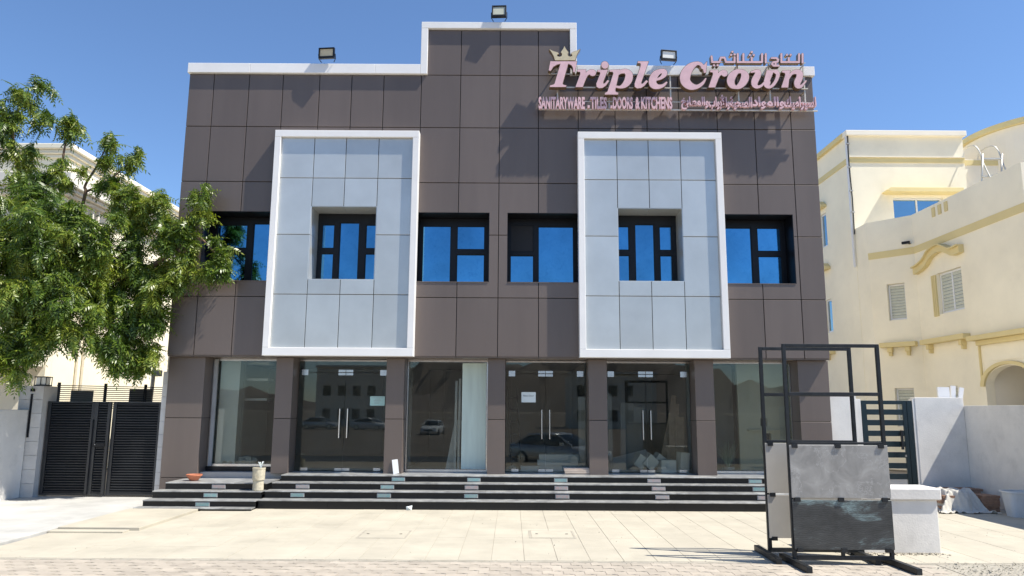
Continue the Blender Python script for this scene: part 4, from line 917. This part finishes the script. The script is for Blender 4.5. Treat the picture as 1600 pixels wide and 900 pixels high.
# pile of bricks / tiles under a cloth, and the tub
t = thing('brick_pile', 'stacked reddish tiles and bricks against the right yard wall, under a white net cloth', 'brick pile', (8.95, 14.9, 0))
bme = bpy.data.meshes.new('brick'); q = MB().box(0, .36, 0, .17, 0, .048); bme.from_pydata(q.v, [], q.f); bme.materials.append(M['brick'])
for (x0, y0, nx, ny, nz) in ((8.42, 15.35, 3, 2, 7), (8.30, 14.62, 3, 2, 6)):
    for k in range(nz):
        for i in range(nx):
            for j in range(ny):
                o = link('brick', bme, t, (x0 + i * .37 + random.uniform(-.03, .03), y0 + j * .18 + random.uniform(-.02, .02), .002 + k * .0505)); o.rotation_euler.z = random.uniform(-.05, .05)
def cloth(name, label, cx, cy, wx, wy, h, n_=70):
    m = MB(); 
    for j in range(n_):
        for i in range(n_):
            u = (i / (n_ - 1) - .5) * 2; v = (j / (n_ - 1) - .5) * 2; x = cx + u * wx * (1 + .12 * math.sin(v * 5)); y = cy + v * wy * (1 + .1 * math.sin(u * 7 + 1))
            inside = max(abs(u) / .72, abs(v) / .55); e = max(0, 1 - max(0, inside - .85) * 2.4)
            fo = .028 * math.sin(u * 17 + 4 * math.sin(v * 5)) * math.cos(v * 11 + 2 * u) + .018 * math.sin(u * 31 + v * 23) + .03 * math.sin(u * 6 + v * 9)
            m.v.append((x, y, max(.01 + abs(fo) * .5, h * e + fo)))
    for j in range(n_ - 1):
        for i in range(n_ - 1): a = j * n_ + i; m.f.append((a, a + 1, a + 1 + n_, a + n_))
    o = m.build(name, 'cloth', None, smooth=True, origin=(cx, cy, 0)); return tag(o, label, 'cloth')
cloth('net_cloth', 'crumpled off-white net cloth thrown over the brick pile by the right yard wall', 8.66, 14.84, .50, .50, .37)
t = thing('plastic_tub', 'pale grey plastic tub beside the brick pile, cut by the right edge of the photo', 'tub', (9.33, 14.0, 0))
def rr(cx, cy, a, b, z, n_=24): return [(cx + a * math.copysign(abs(math.cos(k * 2 * math.pi / n_)) ** .55, math.cos(k * 2 * math.pi / n_)), cy + b * math.copysign(abs(math.sin(k * 2 * math.pi / n_)) ** .55, math.sin(k * 2 * math.pi / n_)), z) for k in range(n_)]
m = MB(); rings = [(.22, .17, .0), (.29, .22, .42), (.33, .26, .43), (.33, .26, .46), (.28, .21, .46), (.21, .16, .06)]
for a, b, z in rings: m.v += rr(9.33, 14.0, a * .78, b * .8, z)
for r in range(len(rings) - 1):
    for j in range(24): m.f.append((r * 24 + j, r * 24 + (j + 1) % 24, (r + 1) * 24 + (j + 1) % 24, (r + 1) * 24 + j))
m.f.append(tuple(range(24))); m.f.append(tuple(5 * 24 + j for j in range(24))); m.build('shell', 'tub', t)

# ------------------------------------------------------------------ RIGHT VILLA
R = math.radians
V = thing('cream_villa', 'cream rendered villa with yellow bands and a roof room rising behind the right yard walls', 'house', (15, 24, 0))
xA = Matrix.Translation((12.4, 26, 0)); xD = basis((12.4, 34, 0), R(-90)); xB1 = basis((12.4, 25.1, 0), math.atan2(-1.1, 1.0)); LB1 = math.hypot(1, 1.1); xB2 = basis((13.4, 24.0, 0), R(-90))
# roof room (A, D)
plate(0, 4.25, 0, 12.1, 0, .25, [(1.5, 3.35, 8.35, 9.62)]).build('wall', 'cream', V, xf=xA)
plate(0, 7.99, 0, 12.1, .002, .25, [(5.2, 5.75, 8.3, 9.65), (5.2, 5.75, 4.9, 6.2)]).build('wall', 'cream', V, xf=xD)
MB().box(16.40, 16.65, 26.252, 33, 6, 12.1).box(12.65, 16.4, 26.252, 33, 11.3, 11.4).parts('wall', 'cream', V)
MB().box(-.12, 4.33, -.16, .3, 11.93, 12.13).build('coping', 'cream_pale', V, xf=xA, bevel=.02); MB().box(0, 7.85, -.14, .25, 11.935, 12.128).build('coping', 'ochre_trim', V, xf=xD, bevel=.02)
MB().box(0, 4.25, -.03, -.001, 10.93, 11.12).build('band', 'ochre_trim', V, xf=xA); MB().box(-.02, 4.25, -.07, -.001, 11.122, 11.15).build('drip', 'cream_pale', V, xf=xA)
MB().box(0, 7.98, -.03, .001, 10.93, 11.14).build('band', 'ochre_trim', V, xf=xD)
MB().box(4.26, 7.5, .3, .5, 6, 11.18).build('wall', 'cream_pale', V, xf=xA); MB().box(4.26, 7.5, .27, .299, 10.95, 11.14).build('band', 'ochre_trim', V, xf=xA)
# hood over the roof-room window
MB().prism([(0, 0), (2.6, 0), (2.6, .16), (-.02, .16), (-.16, .05)], -.45, -.002).build('window_hood', 'ochre_trim', V, xf=xA @ Matrix.Translation((1.25, 0, 9.70)), bevel=.01)
def vwin(xf, u0, u1, z0, z1, split=1, depth=.14, glassm='villa_glass', fm='white_pvc', shutter=False):
    f = plate(u0 + .005, u1 - .005, z0 + .005, z1 - .005, depth, depth + .06, [(u0 + .06 + i * (u1 - u0 - .06) / split, u0 + (i + 1) * (u1 - u0 - .06) / split, z0 + .07, z1 - .07) for i in range(split)]).build('window', fm, V, xf=xf, bevel=.004)
    for i in range(split):
        a = u0 + .05 + i * (u1 - u0 - .06) / split; b = u0 + .01 + (i + 1) * (u1 - u0 - .06) / split
        MB().box(a, b, depth + .03, depth + .036, z0 + .06, z1 - .06).build('pane', glassm, f, xf=xf)
        if shutter:
            n_ = max(4, int((z1 - z0) / .11)); h_ = (z1 - z0 - .14) / n_
            for k in range(n_):
                za = z0 + .07 + k * h_; mm = MB()
                mm.v = [(a + .012, depth + .022, za + .004), (b - .012, depth + .022, za + .004), (b - .012, depth + .006, za + h_ * .5), (a + .012, depth + .006, za + h_ * .5), (b - .012, depth + .022, za + h_ - .004), (a + .012, depth + .022, za + h_ - .004)]
                mm.f = [(0, 1, 2, 3), (3, 2, 4, 5)]; mm.build('shutter_slat', 'shutter', f, xf=xf)
    return f
vwin(xA, 1.5, 3.35, 8.35, 9.62, 2)
vwin(xD, 5.2, 5.75, 8.3, 9.65, 1, .05); vwin(xD, 5.2, 5.75, 4.9, 6.2, 1, .05)
for z in (9.85, 7.35): 
    MB().prism([(0, 0), (.75, 0), (.75, .10), (.55, .26), (.2, .26), (0, .10)], -.22, -.002).build('window_hood', 'ochre_trim', V, xf=xD @ Matrix.Translation((5.1, 0, z)))
MB().box(5.05, 5.8, -.2, -.002, 4.05, 4.2).box(5.2, 5.35, -.14, -.002, 3.85, 4.049).build('ledge', 'ochre_trim', V, xf=xD)
# front terrace volume (B1, B2, B3)
PZ = 8.40
plate(0, LB1, 0, PZ, 0, .25, [(.53, 1.10, 4.92, 6.15), (.53, 1.13, 1.4, 2.65)]).build('wall', 'cream', V, xf=xB1)
UE = 24 - 18.62
plate(.001, UE, 0, PZ, 0, .25, [(1.15, 2.42, 4.90, 6.18), (1.22, 1.72, 1.4, 2.66), (3.05, 5.1, 0, 3.3)]).build('wall', 'cream', V, xf=xB2)
MB().box(13.652, 20, 18.62, 18.87, 0, PZ).box(12.41, 12.65, 25.12, 26, 0, PZ).parts('wall', 'cream', V)
MB().box(13.66, 19, 18.9, 25.9, 6.9, 7.0).build('terrace_floor', 'cream_pale', V)
for xf, a, b in ((xB1, .0, LB1 - .01), (xB2, .0, UE)):
    MB().box(a, b, -.02, -.001, 7.08, 7.31).build('band', 'ochre_trim', V, xf=xf)
MB().box(13.4, 18, 18.59, 18.619, 7.08, 7.31).build('band', 'ochre_trim', V)
vwin(xB1, .53, 1.10, 4.92, 6.15, 1, .12, 'dark_glass', shutter=True); vwin(xB1, .53, 1.13, 1.4, 2.65, 1, .12, 'dark_glass', shutter=True)
vwin(xB2, 1.15, 2.42, 4.90, 6.18, 2, .10, 'dark_glass', shutter=True); vwin(xB2, 1.22, 1.72, 1.4, 2.66, 1, .12, 'dark_glass', shutter=True)
for u in (1.22, 1.56, 1.90): MB().box(u, u + .16, -.03, -.001, 8.0, 8.3 if u < 2 else 8.3).build('vent_panel', 'ochre_trim', V, xf=xB2)
# wavy hood over the big window
up_ = crom([(.1, 6.55), (.45, 6.60), (.8, 6.72), (1.1, 6.92), (1.6, 7.0), (2.0, 6.86), (2.25, 6.74), (2.65, 6.76)], 5); lo_ = [(u, z - .2) for u, z in up_]
MB().prism(up_ + lo_[::-1], -.16, -.002).build('window_hood', 'ochre_trim', V, xf=xB2)
up2 = [(u, z + .045) for u, z in up_]; MB().prism(up2 + [(u, z + .002) for u, z in up_][::-1], -.24, -.002).build('window_hood', 'ochre_trim', V, xf=xB2)
for u in (.90, .985, 1.07): MB().box(u, u + .06, -.05, -.001, 4.85, 6.15).parts('fluted_strip', 'ochre_trim', V, xf=xB2)
for xf, a, b in ((xB1, .23, 1.36), (xB2, .29, 2.58)):
    MB().box(a, b, -.24, -.002, 4.0, 4.16).build('ledge', 'ochre_trim', V, xf=xf, bevel=.01)
    for u in (a + .22, b - .35): MB().box(u, u + .14, -.17, -.002, 3.84, 3.998).box(u + .02, u + .12, -.11, -.002, 3.72, 3.839).parts('corbel', 'ochre_trim', V, xf=xf)
# arched porch
MB().box(2.75, UE, -.26, -.002, 3.90, 4.04).build('canopy', 'ochre_trim', V, xf=xB2, bevel=.01); MB().box(2.95, UE, -.12, -.002, 3.76, 3.898).build('canopy_moulding', 'ochre_trim', V, xf=xB2, bevel=.01)
arc = [(3.05 + 1.02 * (1 - math.cos(t_)), 2.60 + .54 * math.sin(t_)) for t_ in [math.pi * k / 24 for k in range(25)]]
sp = MB()
for k in range(24):
    (u0, z0_), (u1, z1_) = arc[k], arc[k + 1]; sp.prism([(u0, z0_), (u1, z1_), (u1, 3.299), (u0, 3.299)], .01, .24)
sp.build('arch', 'cream', V, xf=xB2)
am = MB()
for k in range(24):
    p = []; 
    for kk, s in ((k, 1), (k + 1, 1), (k + 1, 1.16), (k, 1.16)): u, z = arc[kk]; p.append((4.07 + (u - 4.07) * s, 2.60 + (z - 2.60) * (1.22 if s > 1 else 1.06)))
    am.prism(p, -.06, -.002)
am.build('arch_moulding', 'ochre_trim', V, xf=xB2); MB().box(2.93, 2.99, -.05, -.002, 2.7, 3.75).box(2.93, 3.04, -.05, -.002, 2.64, 2.699).build('pilaster_trim', 'ochre_trim', V, xf=xB2)
MB().box(3.0, 3.04, .252, 1.9, 0, 3.4).box(5.11, 5.15, .252, 1.9, 0, 3.4).box(3.0, 5.15, 1.902, 2.0, 0, 3.4).box(3.0, 5.15, .252, 2.0, 3.402, 3.5).parts('porch', 'cream_pale', V, xf=xB2)
MB().box(3.75, 4.95, 1.86, 1.90, .1, 2.45).build('porch_door', 'dark_glass', V, xf=xB2)
# round stair tower on the roof
cy = MB(); cc = (20.85, 27.4, 0)
cy.lathe(cc, [(3.0, 8), (3.0, 12.25)], 64); cy.build('tower', 'cream_pale', V, smooth=False)
MB().lathe(cc, [(3.0, 12.26), (3.16, 12.26), (3.16, 12.46), (3.0, 12.47)], 64).build('tower_coping', 'ochre_trim', V)
MB().box(19.05, 19.3, 24.3, 24.55, 11.5, 12.1).build('tower_window', 'ochre_trim', V)
# cable and down pipe on the corner, roof ladder, camera
MB().tube([(12.38, 25.93, 12.15), (12.36, 25.95, 11.0), (12.39, 25.94, 9.5), (12.37, 25.93, 8.2)], .022, 6).build('cable', 'cable', V); MB().tube([(12.32, 25.98, 12.0), (12.32, 25.98, 7.0)], .04, 8).build('down_pipe', 'white_pvc', V)
for z in (11.6, 10.7, 9.8, 9.0): MB().box(12.3, 12.42, 25.9, 25.99, z, z + .05).build('pipe_clip', 'camera_grey', V)
cx_ = MB().box(1.18, 1.42, -.2, -.1, 7.42, 7.50).box(1.35, 1.40, -.1, 0, 7.42, 7.46); cx_.build('security_camera', 'frame_black', V, xf=xB1)
lt = thing('roof_ladder', 'white tubular ladder with hooped handrails against the villa roof wall', 'ladder', (17.0, 25.6, 9))
for x in (17.0, 17.7):
    pts = [(x + .3, 24.6, 8.2), (x + .05, 25.3, 10.2), (x, 25.5, 10.8), (x - .02, 25.62, 11.25), (x - .1, 25.75, 11.5), (x - .22, 26.05, 11.53), (x - .32, 26.3, 11.35), (x - .35, 26.4, 10.8)]
    MB().tube(crom(pts, 4), .026, 6).build('handrail', 'pipe_white', lt, smooth=True)
    MB().tube([(x - .45, 25.4, 8.2), (x - .12, 25.45, 10.3), (x, 25.48, 11.1)], .035, 6).build('stile', 'pipe_white', lt, smooth=True)
for z, x0, x1, y in ((10.9, 16.95, 17.7, 25.5), (9.55, 16.75, 17.95, 25.4), (10.2, 16.85, 17.75, 25.4), (8.9, 16.65, 17.95, 25.3)): MB().box(x0, x1, y - .06, y + .06, z, z + .035).build('rung', 'pipe_white', lt)

# ------------------------------------------------------------------ LEFT HOUSE
Hs = thing('cream_house', 'cream two storey house with white moulded cornices behind the tree at left', 'house', (-16, 22, 0))
xE = basis((-12.6, 20, 0), R(90))   # east wall: local x runs away from the camera, local y points west
MB().box(-24, -12.602, 20, 20.25, 0, 9.0).build('wall', 'cream', Hs); MB().box(-12.85, -12.6, 20.252, 34, 0, 9.0).build('wall', 'cream', Hs); MB().box(-24, -12.86, 20.26, 34, 8.8, 8.9).build('roof', 'cream_pale', Hs)
def mould(z0, z1, p, m_, nm):
    MB().box(-24, -12.6 + p, 20 - p, 19.999, z0, z1).build(nm, m_, Hs, bevel=.02); MB().box(-12.598, -12.6 + p, 20.001, 34, z0, z1).build(nm, m_, Hs, bevel=.02)
mould(9.05, 9.2, .22, 'cream', 'coping'); mould(8.93, 9.048, .14, 'cream', 'coping_moulding'); mould(8.82, 8.928, .07, 'cream', 'coping_moulding')
mould(7.95, 8.32, .36, 'white_mould', 'cornice'); mould(7.84, 7.948, .26, 'white_mould', 'cornice_moulding'); mould(7.74, 7.838, .14, 'white_mould', 'cornice_moulding')
MB().box(-24, -12.66, 18.7, 19.998, 2.95, 3.15).build('balcony', 'white_mould', Hs)
MB().box(-12.56, -12.50, 21.3, 21.36, 0, 7.7).box(-12.56, -12.50, 21.6, 21.66, 0, 7.7).parts('down_pipe', 'cream_pale', Hs)
w_ = MB().box(-12.62, -12.55, 24.5, 25.9, 4.6, 6.2).build('window', 'white_pvc', Hs); MB().box(-12.56, -12.54, 24.6, 25.8, 4.7, 6.1).build('pane', 'dark_glass', w_)
# slim palm stalk / pole and lamp seen above the gate
t = thing('yard_post', 'thin rough post with a small light box showing above the louvred gate', 'post', (-8.9, 18.6, 0))
MB().tube([(-9.0, 18.6, 0), (-9.02, 18.6, 1.5), (-8.98, 18.6, 3.0)], [.05, .045, .05], 8).build('post', 'block_wall', t); MB().box(-8.95, -8.78, 18.5, 18.62, 2.65, 2.8).build('light_box', 'camera_grey', t)

# ------------------------------------------------------------------ TREE
TR = thing('neem_tree', 'leafy green tree with drooping feathery leaves reaching over the louvred gate', 'tree', (-11.9, 15.6, 0))
MB().tube(crom([(-11.9, 15.6, 0), (-11.85, 15.6, 1.6), (-11.5, 15.7, 3.0), (-11.0, 15.8, 4.2)], 4), [.19 - .004 * i for i in range(13)], 10).build('trunk', 'bark', TR, smooth=True)
clumps = []     # (photo x, photo y, distance, radius in photo pixels, density)
def C_(px, py, Y, r, dn=1.0):
    if px < 215 and py > 300: Y -= .9 * min(1, (215 - px) / 70)
    clumps.append((at(px, py, Y), r * Y / 1190.0, dn))
for q in [(40, 150, 15.6, 34), (62, 128, 15.7, 16), (20, 190, 15.6, 34), (66, 180, 15.5, 18), (-15, 215, 15.8, 40), (28, 232, 15.7, 26), (-60, 160, 16, 60), (-70, 260, 16, 70),
          (115, 192, 15.5, 22), (108, 208, 15.5, 16), (90, 262, 15.4, 22), (100, 285, 15.4, 18), (128, 268, 15.4, 10), (168, 222, 15.6, 20), (166, 246, 15.6, 17), (205, 252, 15.5, 20), (182, 280, 15.5, 18), (158, 290, 15.5, 14), (214, 240, 15.6, 12)]: C_(q[0], q[1], q[2], q[3] * .88, .62)
for q in [(30, 285, 15.5, 40), (62, 310, 15.7, 30), (20, 340, 15.6, 52), (70, 360, 15.2, 46), (120, 350, 15.8, 40), (105, 325, 15.6, 26), (160, 345, 15.5, 36), (205, 305, 15.5, 26), (232, 310, 15.3, 27), (218, 340, 15.6, 34), (256, 335, 15.2, 24), (268, 356, 15.1, 22), (262, 380, 15.1, 24),
          (30, 410, 15.2, 55), (95, 415, 15.5, 48), (150, 400, 15.7, 36), (205, 395, 15.6, 36), (240, 415, 15.2, 36), (45, 470, 15.6, 52), (110, 470, 15.3, 46), (165, 462, 15.6, 34), (205, 455, 15.4, 38), (240, 465, 15.2, 30), (252, 440, 15.15, 28),
          (30, 520, 15.5, 42), (0, 545, 15.4, 32), (35, 560, 15.4, 22), (85, 520, 15.4, 34), (125, 518, 15.6, 34), (170, 515, 15.5, 34), (210, 505, 15.3, 34), (240, 505, 15.2, 24), (180, 545, 15.4, 24), (205, 560, 15.4, 22), (232, 540, 15.3, 22), (222, 570, 15.4, 14), (190, 572, 15.4, 12),
          (-60, 380, 15.6, 90), (-70, 500, 15.6, 70), (60, 390, 16.4, 60), (150, 440, 16.6, 60), (40, 450, 16.6, 60), (210, 430, 16.5, 44), (120, 380, 16.6, 50)]: C_(*q)
for q in [(318, 296, 15.12, 13), (312, 318, 15.1, 14), (303, 338, 15.1, 13), (322, 330, 15.12, 9), (348, 393, 15.2, 14), (340, 412, 15.2, 17), (322, 426, 15.2, 13), (352, 420, 15.22, 10), (334, 372, 15.2, 8), (296, 375, 15.1, 17), (290, 405, 15.1, 17), (280, 432, 15.1, 16), (288, 350, 15.1, 15)]: C_(*q, .9)
# branches
root = Vector((-11.0, 15.8, 4.2)); br = MB()
def limb(pts, r0, r1):
    p = crom([tuple(x) for x in pts], 5); MB().tube(p, [r0 + (r1 - r0) * i / (len(p) - 1) for i in range(len(p))], 7).build('branch', 'bark', TR, smooth=True)
limb([root, at(60, 455, 15.9), at(140, 440, 15.7), at(205, 430, 15.5), at(262, 400, 15.25), at(300, 365, 15.15), at(345, 405, 15.2)], .12, .012)
limb([at(262, 400, 15.25), at(285, 350, 15.15), at(305, 325, 15.1), at(316, 298, 15.1)], .03, .01)
limb([root, at(20, 420, 15.9), at(50, 350, 15.8), at(30, 270, 15.8), at(20, 200, 15.7), at(45, 140, 15.6)], .11, .012)
limb([at(50, 350, 15.8), at(90, 310, 15.5), at(98, 250, 15.5), at(103, 222, 15.5), at(114, 190, 15.5)], .04, .012)
limb([at(60, 455, 15.9), at(110, 380, 15.8), at(133, 305, 15.6), at(133, 290, 15.6), at(152, 258, 15.6), at(168, 225, 15.6)], .05, .012)
limb([at(133, 300, 15.6), at(155, 290, 15.55), at(185, 270, 15.5), at(208, 248, 15.5)], .03, .01)
limb([at(140, 440, 15.7), at(170, 470, 15.6), at(205, 510, 15.4), at(210, 560, 15.4)], .05, .01)
limb([root, at(30, 500, 15.7), at(80, 505, 15.5), at(120, 520, 15.5)], .07, .012)
limb([at(140, 440, 15.7), at(190, 380, 15.6), at(225, 320, 15.5)], .05, .012)
# compound leaves
def spray(n_pair, L_, seed):
    rs = np.random.default_rng(seed); v = []; f = []
    def leaf(b, d, w_, l_, up):
        k = len(v); s = np.cross(d, up); s /= np.linalg.norm(s) + 1e-9; m_ = b + d * l_ * .42
        v.extend([b, m_ + s * w_ * .5 - up * w_ * .12, b + d * l_ - up * l_ * .12, m_ - s * w_ * .5 - up * w_ * .12]); f.append((k, k + 1, k + 2, k + 3))
    for i in range(n_pair + 1):
        t_ = .12 + .88 * i / n_pair; x = L_ * t_; z = -.38 * L_ * t_ * t_; b = np.array([x, 0, z]); tan = np.array([1, 0, -.76 * t_]); tan /= np.linalg.norm(tan); up = np.array([-tan[2], 0, tan[0]]) * -1 if tan[0] < 0 else np.array([.76 * t_, 0, 1.0]); up /= np.linalg.norm(up)
        if i == n_pair: leaf(b, tan, .030, .105, up); continue
        for s in (-1, 1):
            d = tan * .55 + np.array([0, s * .85, -.30]) + rs.normal(0, .08, 3); d /= np.linalg.norm(d); leaf(b + tan * rs.uniform(-.006, .006), d, rs.uniform(.027, .035), rs.uniform(.085, .115) * (1 - .25 * abs(t_ - .5)), up)
    k = len(v); v.extend([np.array([0, -.0012, 0]), np.array([0, .0012, 0]), np.array([L_ * .5, .001, -.1 * L_]), np.array([L_, 0, -.38 * L_])]); f.append((k, k + 1, k + 2, k + 3))
    return np.array(v), np.array(f)
protos = [spray(n_, l_, s_) for n_, l_, s_ in ((6, .34, 1), (7, .40, 2), (6, .32, 3), (7, .43, 4), (6, .37, 5))]
VS = []; FS = []; off = 0
for c, r, dn in clumps:
    n_ = int(dn * 265 * (r / .5) ** 2 * (1.35 if r < .35 else 1)) + 6; el = rng.uniform(.75, 1.3, 3); hub = rng.normal(0, .45, (7, 3)) * r
    for k in range(n_):
        d = rng.normal(0, 1, 3); d /= np.linalg.norm(d); rad = r * rng.uniform(.1, .85)
        p = np.array(c) + d * rad * el * np.array([1, .8, .92]) * .62 + hub[rng.integers(7)] * .95 + np.array([0, 0, -.12 * r * rng.random()])
        if p[0] > -7.35 and p[1] > 15.36: p[1] = 15.36 - rng.uniform(0, .15)
        pv, pf = protos[rng.integers(5)]
        az = math.atan2(d[1], d[0]) + rng.normal(0, .9); pitch = (-.5 * d[2] + .45 + rng.normal(0, .35)); roll = rng.normal(0, .5); s = rng.uniform(.7, 1.1)
        ca, sa = math.cos(az), math.sin(az); cp, sp_ = math.cos(pitch), math.sin(pitch); cr_, sr = math.cos(roll), math.sin(roll)
        Rz = np.array([[ca, -sa, 0], [sa, ca, 0], [0, 0, 1]]); Ry = np.array([[cp, 0, sp_], [0, 1, 0], [-sp_, 0, cp]]); Rx = np.array([[1, 0, 0], [0, cr_, -sr], [0, sr, cr_]])
        q = (pv * s - np.array([.16, 0, 0]) * s) @ (Rz @ Ry @ Rx).T + p
        VS.append(q); FS.append(pf + off); off += len(pv)
VA = np.concatenate(VS) - np.array(WO[TR.name]); FA = np.concatenate(FS)
me = bpy.data.meshes.new('foliage'); me.vertices.add(len(VA)); me.vertices.foreach_set('co', VA.ravel()); me.loops.add(FA.size); me.loops.foreach_set('vertex_index', FA.ravel().astype(np.int32))
me.polygons.add(len(FA)); me.polygons.foreach_set('loop_start', np.arange(0, FA.size, 4, dtype=np.int32)); me.polygons.foreach_set('loop_total', np.full(len(FA), 4, dtype=np.int32)); me.update(calc_edges=True); me.materials.append(M['leaf'])
o = link('foliage', me, TR, WO[TR.name]); o['kind'] = 'stuff'; print('leaflets', len(FA))

# ------------------------------------------------------------------ ACROSS THE STREET (seen mirrored in the glass)
def car(loc, yaw, paint, label):
    t = thing('parked_car', label, 'car', loc, 'cars parked across the street')
    xf = Matrix.Translation(loc) @ Matrix.Rotation(yaw, 4, 'Z')
    def loft(st, name, m_, par):
        mb = MB(); n_ = len(st[0][1])
        for x, sec in st: mb.v += [(x, y, z) for y, z in sec]
        for i in range(len(st) - 1):
            for j in range(n_): a = i * n_ + j; b = i * n_ + (j + 1) % n_; mb.f.append((a, b, b + n_, a + n_))
        mb.f.append(tuple(range(n_))); mb.f.append(tuple((len(st) - 1) * n_ + j for j in range(n_)))
        return mb.build(name, m_, par, xf=xf, smooth=True)
    def sec(hw, zb, zt, cr=.08): return [(-hw * .92, zb), (hw * .92, zb), (hw, zb + .12), (hw, zt - .18), (hw * .94, zt - .05), (hw * .8, zt), (-hw * .8, zt), (-hw * .94, zt - .05), (-hw, zt - .18), (-hw, zb + .12)]
    loft([(-2.28, sec(.70, .40, .86)), (-2.2, sec(.82, .26, .98)), (-1.6, sec(.90, .2, 1.0)), (-.9, sec(.91, .2, .98)), (.6, sec(.91, .2, .96)), (1.0, sec(.90, .2, .95)), (1.7, sec(.88, .2, .86)), (2.15, sec(.82, .22, .76)), (2.32, sec(.68, .30, .62))], 'body', paint, t)
    def cs(hw, zt, zb=.93): return [(-hw, zb), (hw, zb), (hw * .78, zt - .05), (hw * .66, zt), (-hw * .66, zt), (-hw * .78, zt - .05)]
    loft([(-1.95, cs(.80, .99)), (-1.1, cs(.84, 1.40)), (-.2, cs(.85, 1.45)), (.35, cs(.85, 1.40)), (1.15, cs(.82, .98))], 'cabin_glass', 'dark_glass', t)
    loft([(-1.3, [(-.63, 1.36), (.63, 1.36), (.55, 1.42), (-.55, 1.42)]), (-.2, [(-.68, 1.41), (.68, 1.41), (.58, 1.475), (-.58, 1.475)]), (.32, [(-.66, 1.37), (.66, 1.37), (.56, 1.43), (-.56, 1.43)])], 'roof', paint, t)
    for s in (-1, 1):
        MB().tube([(1.2, s * .80, .96), (.35, s * .66, 1.39), (-1.1, s * .66, 1.38), (-1.9, s * .78, 1.0)], .03, 6).build('pillar', paint, t, xf=xf)
        MB().box(.72, .88, min(s * .9, s * 1.06), max(s * .9, s * 1.06), .96, 1.09).build('mirror', paint, t, xf=xf, bevel=.02)
        MB().box(2.05, 2.27, min(s * .45, s * .78), max(s * .45, s * .78), .60, .72).build('headlight', 'lens_white', t, xf=xf, bevel=.02)
        for x in (-1.42, 1.42):
            w_ = MB().lathe((0, 0, 0), [(.24, -.1), (.33, -.1), (.34, 0), (.33, .1), (.24, .1)], 24).build('wheel', 'rubber', t, xf=xf @ Matrix.Translation((x, s * .84, .33)) @ Matrix.Rotation(R(90), 4, 'X'))
            MB().lathe((0, 0, 0), [(.05, -.105), (.22, -.102), (.23, .102), (.05, .105)], 12).build('rim', 'steel', w_, xf=xf @ Matrix.Translation((x, s * .84, .33)) @ Matrix.Rotation(R(90), 4, 'X'))
    MB().box(2.2, 2.335, -.45, .45, .40, .56).build('grille', 'frame_black', t, xf=xf, bevel=.02)
    return t
car((2.15, -1.3, -.62), R(38), 'car_paint', 'silver saloon car mirrored in the middle glass doors')
car((-17, -58, -.74), R(20), 'car_white', 'white car farther off, mirrored in the left glass doors')
car((-8, -44, -.74), R(95), 'car_white', 'small white car mirrored in the middle shop window')
car((-23.5, -60, -.74), R(10), 'car_paint', 'grey car farthest off, mirrored in the left glass doors')
def far_house(x0, x1, y, h, label):
    t = thing('distant_house', label, 'house', ((x0 + x1) / 2, y, -.74), 'houses across the street')
    holes = [(x0 + 1 + i * 2.2, x0 + 2.2 + i * 2.2, z, z + 1.5) for i in range(int((x1 - x0 - 1.5) / 2.2)) for z in (1.0, 4.4) if z + 2 < h]
    xf = Matrix.Translation((0, y, -.74)) @ Matrix.Scale(-1, 4, Vector((0, 1, 0)))
    w_ = plate(x0, x1, 0, h, 0, .3, holes).build('wall', 'cream_pale', t, xf=xf)
    MB().box(x0, x1, .31, 8, 0, h - .2).build('block', 'cream_pale', t, xf=xf); MB().box(x0 - .2, x1 + .2, -.25, .4, h, h + .3).build('parapet', 'white_mould', t, xf=xf)
    for q in holes: MB().box(q[0], q[1], .15, .2, q[2], q[3]).build('window', 'dark_glass', t, xf=xf)
far_house(-29, -17, -78, 8.6, 'pale two storey house mirrored in the left glass doors')
far_house(8, 20, -70, 7.4, 'pale two storey house mirrored in the right shop windows')
hm = MB(); nx, ny = 120, 10
for j in range(ny):
    for i in range(nx):
        x = (i / (nx - 1) - .5) * 1800; y = -520 - j * 40; e = math.sin(math.pi * j / (ny - 1))
        h_ = 30 + 22 * math.sin(x * .011 + 1) + 12 * math.sin(x * .031 + j) + 7 * math.sin(x * .077 + 2 * j) + 4 * math.sin(x * .19 + j * 3)
        hm.v.append((x, y, -2 + max(2, h_) * e))
for j in range(ny - 1):
    for i in range(nx - 1): a = j * nx + i; hm.f.append((a, a + 1, a + nx + 1, a + nx))
tag(hm.build('hills', 'hill'), kind='structure')
print('objects', len(bpy.data.objects))
